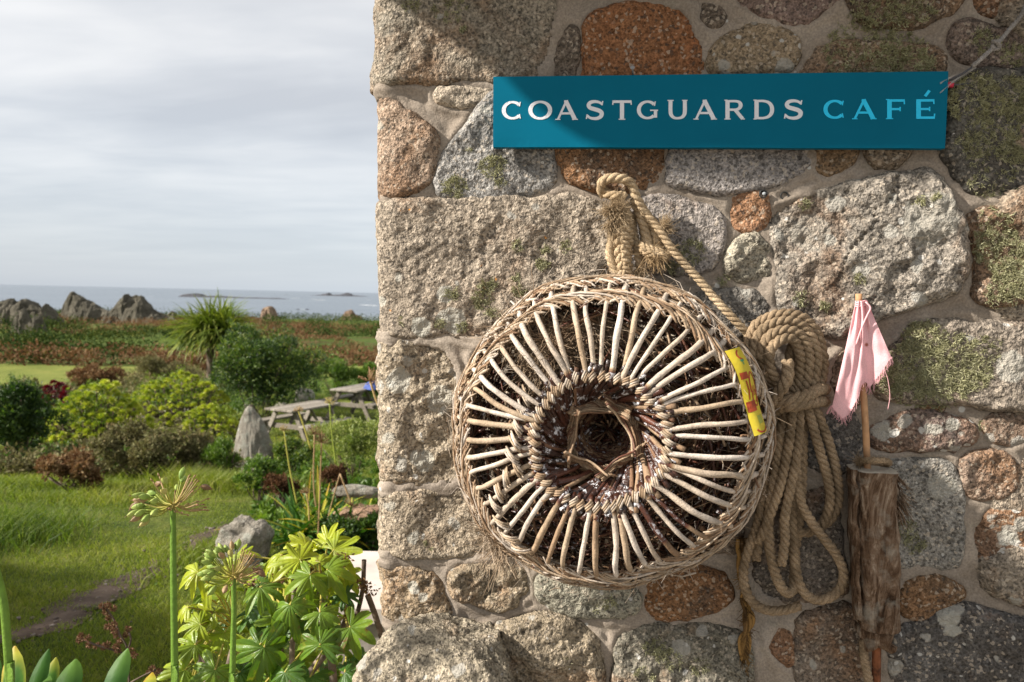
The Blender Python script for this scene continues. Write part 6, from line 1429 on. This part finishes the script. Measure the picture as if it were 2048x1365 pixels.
T2c = P(722, 774, 19.6); T2c[2] -= .756
picnic(T2c, math.radians(97-22), 'farther picnic table by the house corner with a blue jacket on it')
def jacket():
    c = P(748, 762, 19.2); t = None
    m = MB(); th = np.linspace(0, 2*math.pi, 40, endpoint=False); rs = np.linspace(0, 1, 14); Gd = []
    for r in rs: 
        x = r*.26*(1+.2*np.sin(th*3)); y = r*.2*(1+.2*np.cos(th*4)); hgt = .15*(1-r**2.5)*(1+.3*np.sin(th*2+r*4))
        Gd.append(np.stack([c[0]+x*np.cos(th), c[1]+y*np.sin(th), np.full(40, T2c[2]+.76)+hgt+.015*np.sin(th*7+r*9)*(r < .95)], -1))
    m.grid(np.array(Gd), a=.5, closed=True)
    tag(m.build('folded_jacket', ramp_mat('blue_cloth', [(0, (.03, .05, .16)), (1, (.06, .09, .26))], .9, scale=8, mottle=.5)), 'dark blue jacket lying folded on the farther picnic table', 'jacket')
jacket()

# ------------------------------------------------------------------ path, grass, bracken, heath
def path():
    pts = [(455, 1052), (425, 1072), (380, 1105), (330, 1135), (270, 1160), (215, 1185), (170, 1215), (120, 1245), (60, 1268), (-40, 1290)]
    c = catmull([G(x, y) for x, y in pts], .05); n = len(c); s = np.arange(n)*.05; T_ = np.gradient(c, axis=0)[:, :2]; T_ /= np.linalg.norm(T_, axis=1, keepdims=True); N_ = np.stack([-T_[:, 1], T_[:, 0]], 1)
    w1 = .13*np.sin(np.linspace(0.15, 1, n)*2.6)+.05*fbm(s, 0, 0, 4, 3, 2); w2 = .13*np.sin(np.linspace(.15, 1, n)*2.6)+.05*fbm(s, 5, 0, 4, 3, 4)
    w1 = w1*(1+.5*fbm(s, 9, 0, 9, 2, 6)); w2 = w2*(1+.5*fbm(s, 12, 0, 9, 2, 7)); f = np.linspace(-1, 1, 9); Gd = np.zeros((n, 9, 3))
    for j, q in enumerate(f):
        w_ = np.where(q < 0, w1, w2)*q; Gd[:, j, :2] = c[:, :2]+N_*w_[:, None]
    Gd[..., 2] = gz(Gd[..., 0], Gd[..., 1])+fbm(Gd[..., 0], Gd[..., 1], 0, 1.2, 3, 3)*.015*S01((Gd[..., 0]*AX[0]+Gd[..., 1]*AX[1]-1)/3)+.016-.010*np.abs(f)[None]**3
    m = MB(); m.grid(Gd); mt, t = mat('bare_soil'); tc = t.n('ShaderNodeTexCoord').outputs['Object']
    b = t.ramp(t.noise(tc, 9, 5, .65), [(.3, (.05, .036, .028)), (.6, (.10, .075, .058)), (.8, (.15, .12, .10))])
    finish(mt, t, b, .95, t.noise(tc, 60, 5, .7), .8, .01, .1); tag(m.build('path', mt), kind='structure'); return c
PATHC = path()
def grass():
    m = MB()
    def scatter(n, D0, D1, l0, l1, h, wd, a0, tuft=None):
        D = np.exp(rng.uniform(math.log(D0), math.log(D1), n)); lat = l0+(l1-l0)*rng.random(n); lat = lat*D/6
        x = AX[0]*D+AR[0]*lat; y = AX[1]*D+AR[1]*lat
        if tuft: x = tuft[0]+rng.normal(0, tuft[2], n); y = tuft[1]+rng.normal(0, tuft[3], n)
        d2 = np.full(n, 9.)
        for q in PATHC[::4]: d2 = np.minimum(d2, (x-q[0])**2+(y-q[1])**2)
        k = (d2 > (.085+.05*fbm(x, y, 0, 5, 2, 77))**2) | (rng.random(n) < .05); k &= ~((x > XB[0]-.12) & (y > WY-.1))
        x, y, D = x[k], y[k], D[k]; n = len(x); z = gz(x, y)
        v = fbm(x, y, 0, 1.6, 3, 21); L = h*rng.uniform(.6, 1.4, n)*(1+.35*v); az = rng.uniform(0, 6.283, n); ln = rng.uniform(.05, .75, n)
        d = np.stack([np.cos(az)*ln, np.sin(az)*ln, np.ones(n)], 1); d /= np.linalg.norm(d, axis=1, keepdims=True)
        b = np.stack([x, y, z+.002], 1); s = np.stack([-np.sin(az+1.2), np.cos(az+1.2), 0*az], 1)*wd*rng.uniform(.6, 1.2, n)[:, None]*.5
        mid = b+d*L[:, None]*.55; tp = b+d*L[:, None]+np.stack([np.cos(az), np.sin(az), -.3+0*az], 1)*L[:, None]*.25
        V = np.stack([b-s, b+s, mid+s*.8, mid-s*.8, tp], 1).reshape(-1, 3); i = np.arange(n)*5
        m.add(V, np.stack([i, i+1, i+2, i+3], 1), np.stack([i+3, i+2, i+4], 1), a=np.repeat(np.clip(a0+v*.16+rng.normal(0, .14, n), 0, 1), 5))
    scatter(130000, 2.6, 9, -5.2, .8, .030, .0045, .46)
    scatter(60000, 8, 16, -5.2, .6, .05, .009, .55); scatter(30000, 15, 26, -4, 1.2, .08, .018, .5)
    for (px, py, sx, sy, n, h, a) in ((300, 975, .6, .18, 1400, .07, .5), (400, 965, .35, .15, 2000, .15, .5), (60, 975, .35, .14, 1600, .10, .4), (465, 980, .35, .2, 2600, .2, .5), (415, 1110, .12, .3, 1600, .10, .4), (20, 1075, .22, .25, 1500, .16, .15), (650, 905, .8, .5, 2500, .16, .45), (120, 1000, .5, .2, 1500, .12, .55), (350, 905, .6, .3, 2000, .25, .6), (250, 880, .5, .25, 1400, .22, .55), (600, 905, .5, .4, 2200, .14, .45)):
        g = G(px, py); scatter(n, 3, 4, 0, 1, h, .007, a, (g[0], g[1], sx, sy))
    tag(m.build('grass', L_gra, smooth=False), kind='stuff')
    m = MB(); n = 9000; D = np.exp(rng.uniform(math.log(2.6), math.log(9), n)); lat = rng.uniform(-5.2, .8, n)*D/6; x = AX[0]*D+AR[0]*lat; y = AX[1]*D+AR[1]*lat
    k = fbm(x, y, 0, .9, 3, 44) > .18; x, y = x[k], y[k]; n = len(x); d = unit(n); d[:, 2] = np.abs(d[:, 2])*.3
    leaves(m, np.stack([x, y, gz(x, y)+rng.uniform(.01, .035, n)], 1), d, rng.uniform(.012, .03, n), rng.uniform(.010, .02, n), np.clip(rng.normal(.35, .15, n), 0, 1), up=np.repeat([[0, 0, 1.]], n, 0))
    tag(m.build('lawn_weeds', L_mid, smooth=False), kind='stuff')
    m = MB()
    for _ in range(320):
        q = PATHC[rnd.randrange(len(PATHC))]; x, y = q[0]+rnd.gauss(0, .12), q[1]+rnd.gauss(0, .12); r = rnd.choice([.004, .006, .008, .014]); z = float(gz(x, y))+.014
        m.box((x, y, z), (r*1.6, r*1.2, r), Matrix.Rotation(rnd.uniform(0, 3), 3, 'Z') @ Matrix.Rotation(rnd.uniform(-.4, .4), 3, 'X'), a=rnd.random(), bev=r*.3)
    tag(m.build('path_grit', ramp_mat('grit', [(0, (.06, .045, .038)), (1, (.17, .145, .125))], .9), smooth=False), kind='stuff')
grass()
def massed(name, mtl, spots, leaf, per, sq=.6, a0=.5):
    m = MB()
    for (x, y, r, h) in spots:
        n = per; d = unit(n); d[:, 2] = np.abs(d[:, 2]); p = np.array([x, y, float(gz(x, y))-.05])+d*np.array([r, r, h])*(rng.uniform(.6, 1.1, n))[:, None]
        leaves(m, p, d+rng.normal(0, .6, (n, 3)), leaf*rng.uniform(.6, 1.4, n), leaf*.6, np.clip(a0+rnd.uniform(-.22, .22)+rng.normal(0, .14, n), 0, 1))
    tag(m.build(name, mtl, smooth=False), kind='stuff')
def heath():
    brn, grn = [], []
    for i in range(230):                             # bracken bank beyond the field
        u = i/229; lat = -42+62*u; D = 51+(lat+5)*(.55 if lat < -5 else .12)+rnd.uniform(0, 4.5)
        x = AX[0]*D+AR[0]*lat; y = AX[1]*D+AR[1]*lat; (brn if rnd.random() < .82 else grn).append((x, y, rnd.uniform(.7, 1.5), rnd.uniform(.7, 1.35)))
    for i in range(1500):
        D = rnd.uniform(56, 160); lat = rnd.uniform(-.62, .22)*D; x = AX[0]*D+AR[0]*lat; y = AX[1]*D+AR[1]*lat
        v = float(fbm(x, y*1.0, 0, .05, 3, 31)); k = D/75
        if v > .22 and D < 120: brn.append((x, y, rnd.uniform(.7, 1.6)*k, rnd.uniform(.3, .8)*k))
        elif v < .02 or D > 120: grn.append((x, y, rnd.uniform(.7, 1.8)*k, rnd.uniform(.3, .9)*k))
    for (px, py, n, rr) in ((40, 650, 16, 3.5), (100, 650, 16, 3.5), (90, 692, 22, 3), (20, 698, 16, 3), (150, 690, 14, 2.5), (640, 645, 12, 4), (610, 655, 12, 4), (740, 650, 10, 4), (170, 650, 6, 2)):
        g = G(px, py+14)
        for _ in range(n): grn.append((g[0]+rnd.gauss(0, rr), g[1]+rnd.gauss(0, 2), rnd.uniform(.9, 1.8), rnd.uniform(.9, 2.0)))
    und, dead, scr = [], [], []
    for (x0, x1, y0, y1, n, r, h, tgt) in ((0, 480, 872, 948, 190, .15, .20, 0), (0, 470, 850, 955, 210, .19, .24, 1), (0, 520, 0, 0, 300, .40, .33, 2), (0, 640, 775, 835, 170, .38, .42, 0), (600, 760, 760, 800, 60, .4, .4, 0), (540, 760, 905, 1000, 90, .10, .12, 0), (520, 760, 1010, 1100, 60, .1, .12, 0)):
        for _ in range(n):
            gx = rnd.uniform(x0, x1); gy = rnd.uniform(y0, y1)
            if tgt == 2: gy = np.interp(gx, [0, 100, 200, 300, 400, 520], [822, 792, 768, 748, 738, 735])+rnd.uniform(0, 45)
            g = G(gx, gy); (und, dead, scr)[tgt].append((g[0], g[1], r*rnd.uniform(.5, 1.5), h*rnd.uniform(.4, 1.5)))
    massed('undergrowth', L_mid, und, .06, 130, a0=.4); massed('dead_undergrowth', L_scr, dead, .06, 130, a0=.5); massed('dry_grass_scrub', L_scr, scr, .11, 80, a0=.62)
    massed('bracken', L_brn, brn, .20, 90, a0=.5); massed('gorse', L_gor, grn, .22, 90, a0=.5)
heath()
# trees standing left of the picture: they shade the near lawn
def side_tree(x, y, h, r, lab):
    b = np.array([x, y, float(gz(x, y))]); t = thing('tree', lab, 'tree', b, 'trees beside the lawn')
    m = MB(); m.tube(catmull([b, b+[.05, .03, h*.3], b+[0, .1, h*.6]], .1), .09, 10, a=.4); stems(m, b+[0, 0, h*.25], b+np.array([0, 0, h*.62]), (r, r, h*.38), 14, .03); m.build('trunk', M_bark, t)
    m = MB(); crown(m, b+np.array([0, 0, h*.6]), (r, r, h*.42), 9000, .10, 26, .36, a0=.45); m.build('crown', L_dark, t, smooth=False)
side_tree(-5.8, 1.5, 2.5, 1.2, 'bushy tree at the left of the lawn, the nearer one')
side_tree(-7.4, 2.2, 3.0, 1.2, 'bushy tree at the left of the lawn, the farther one')
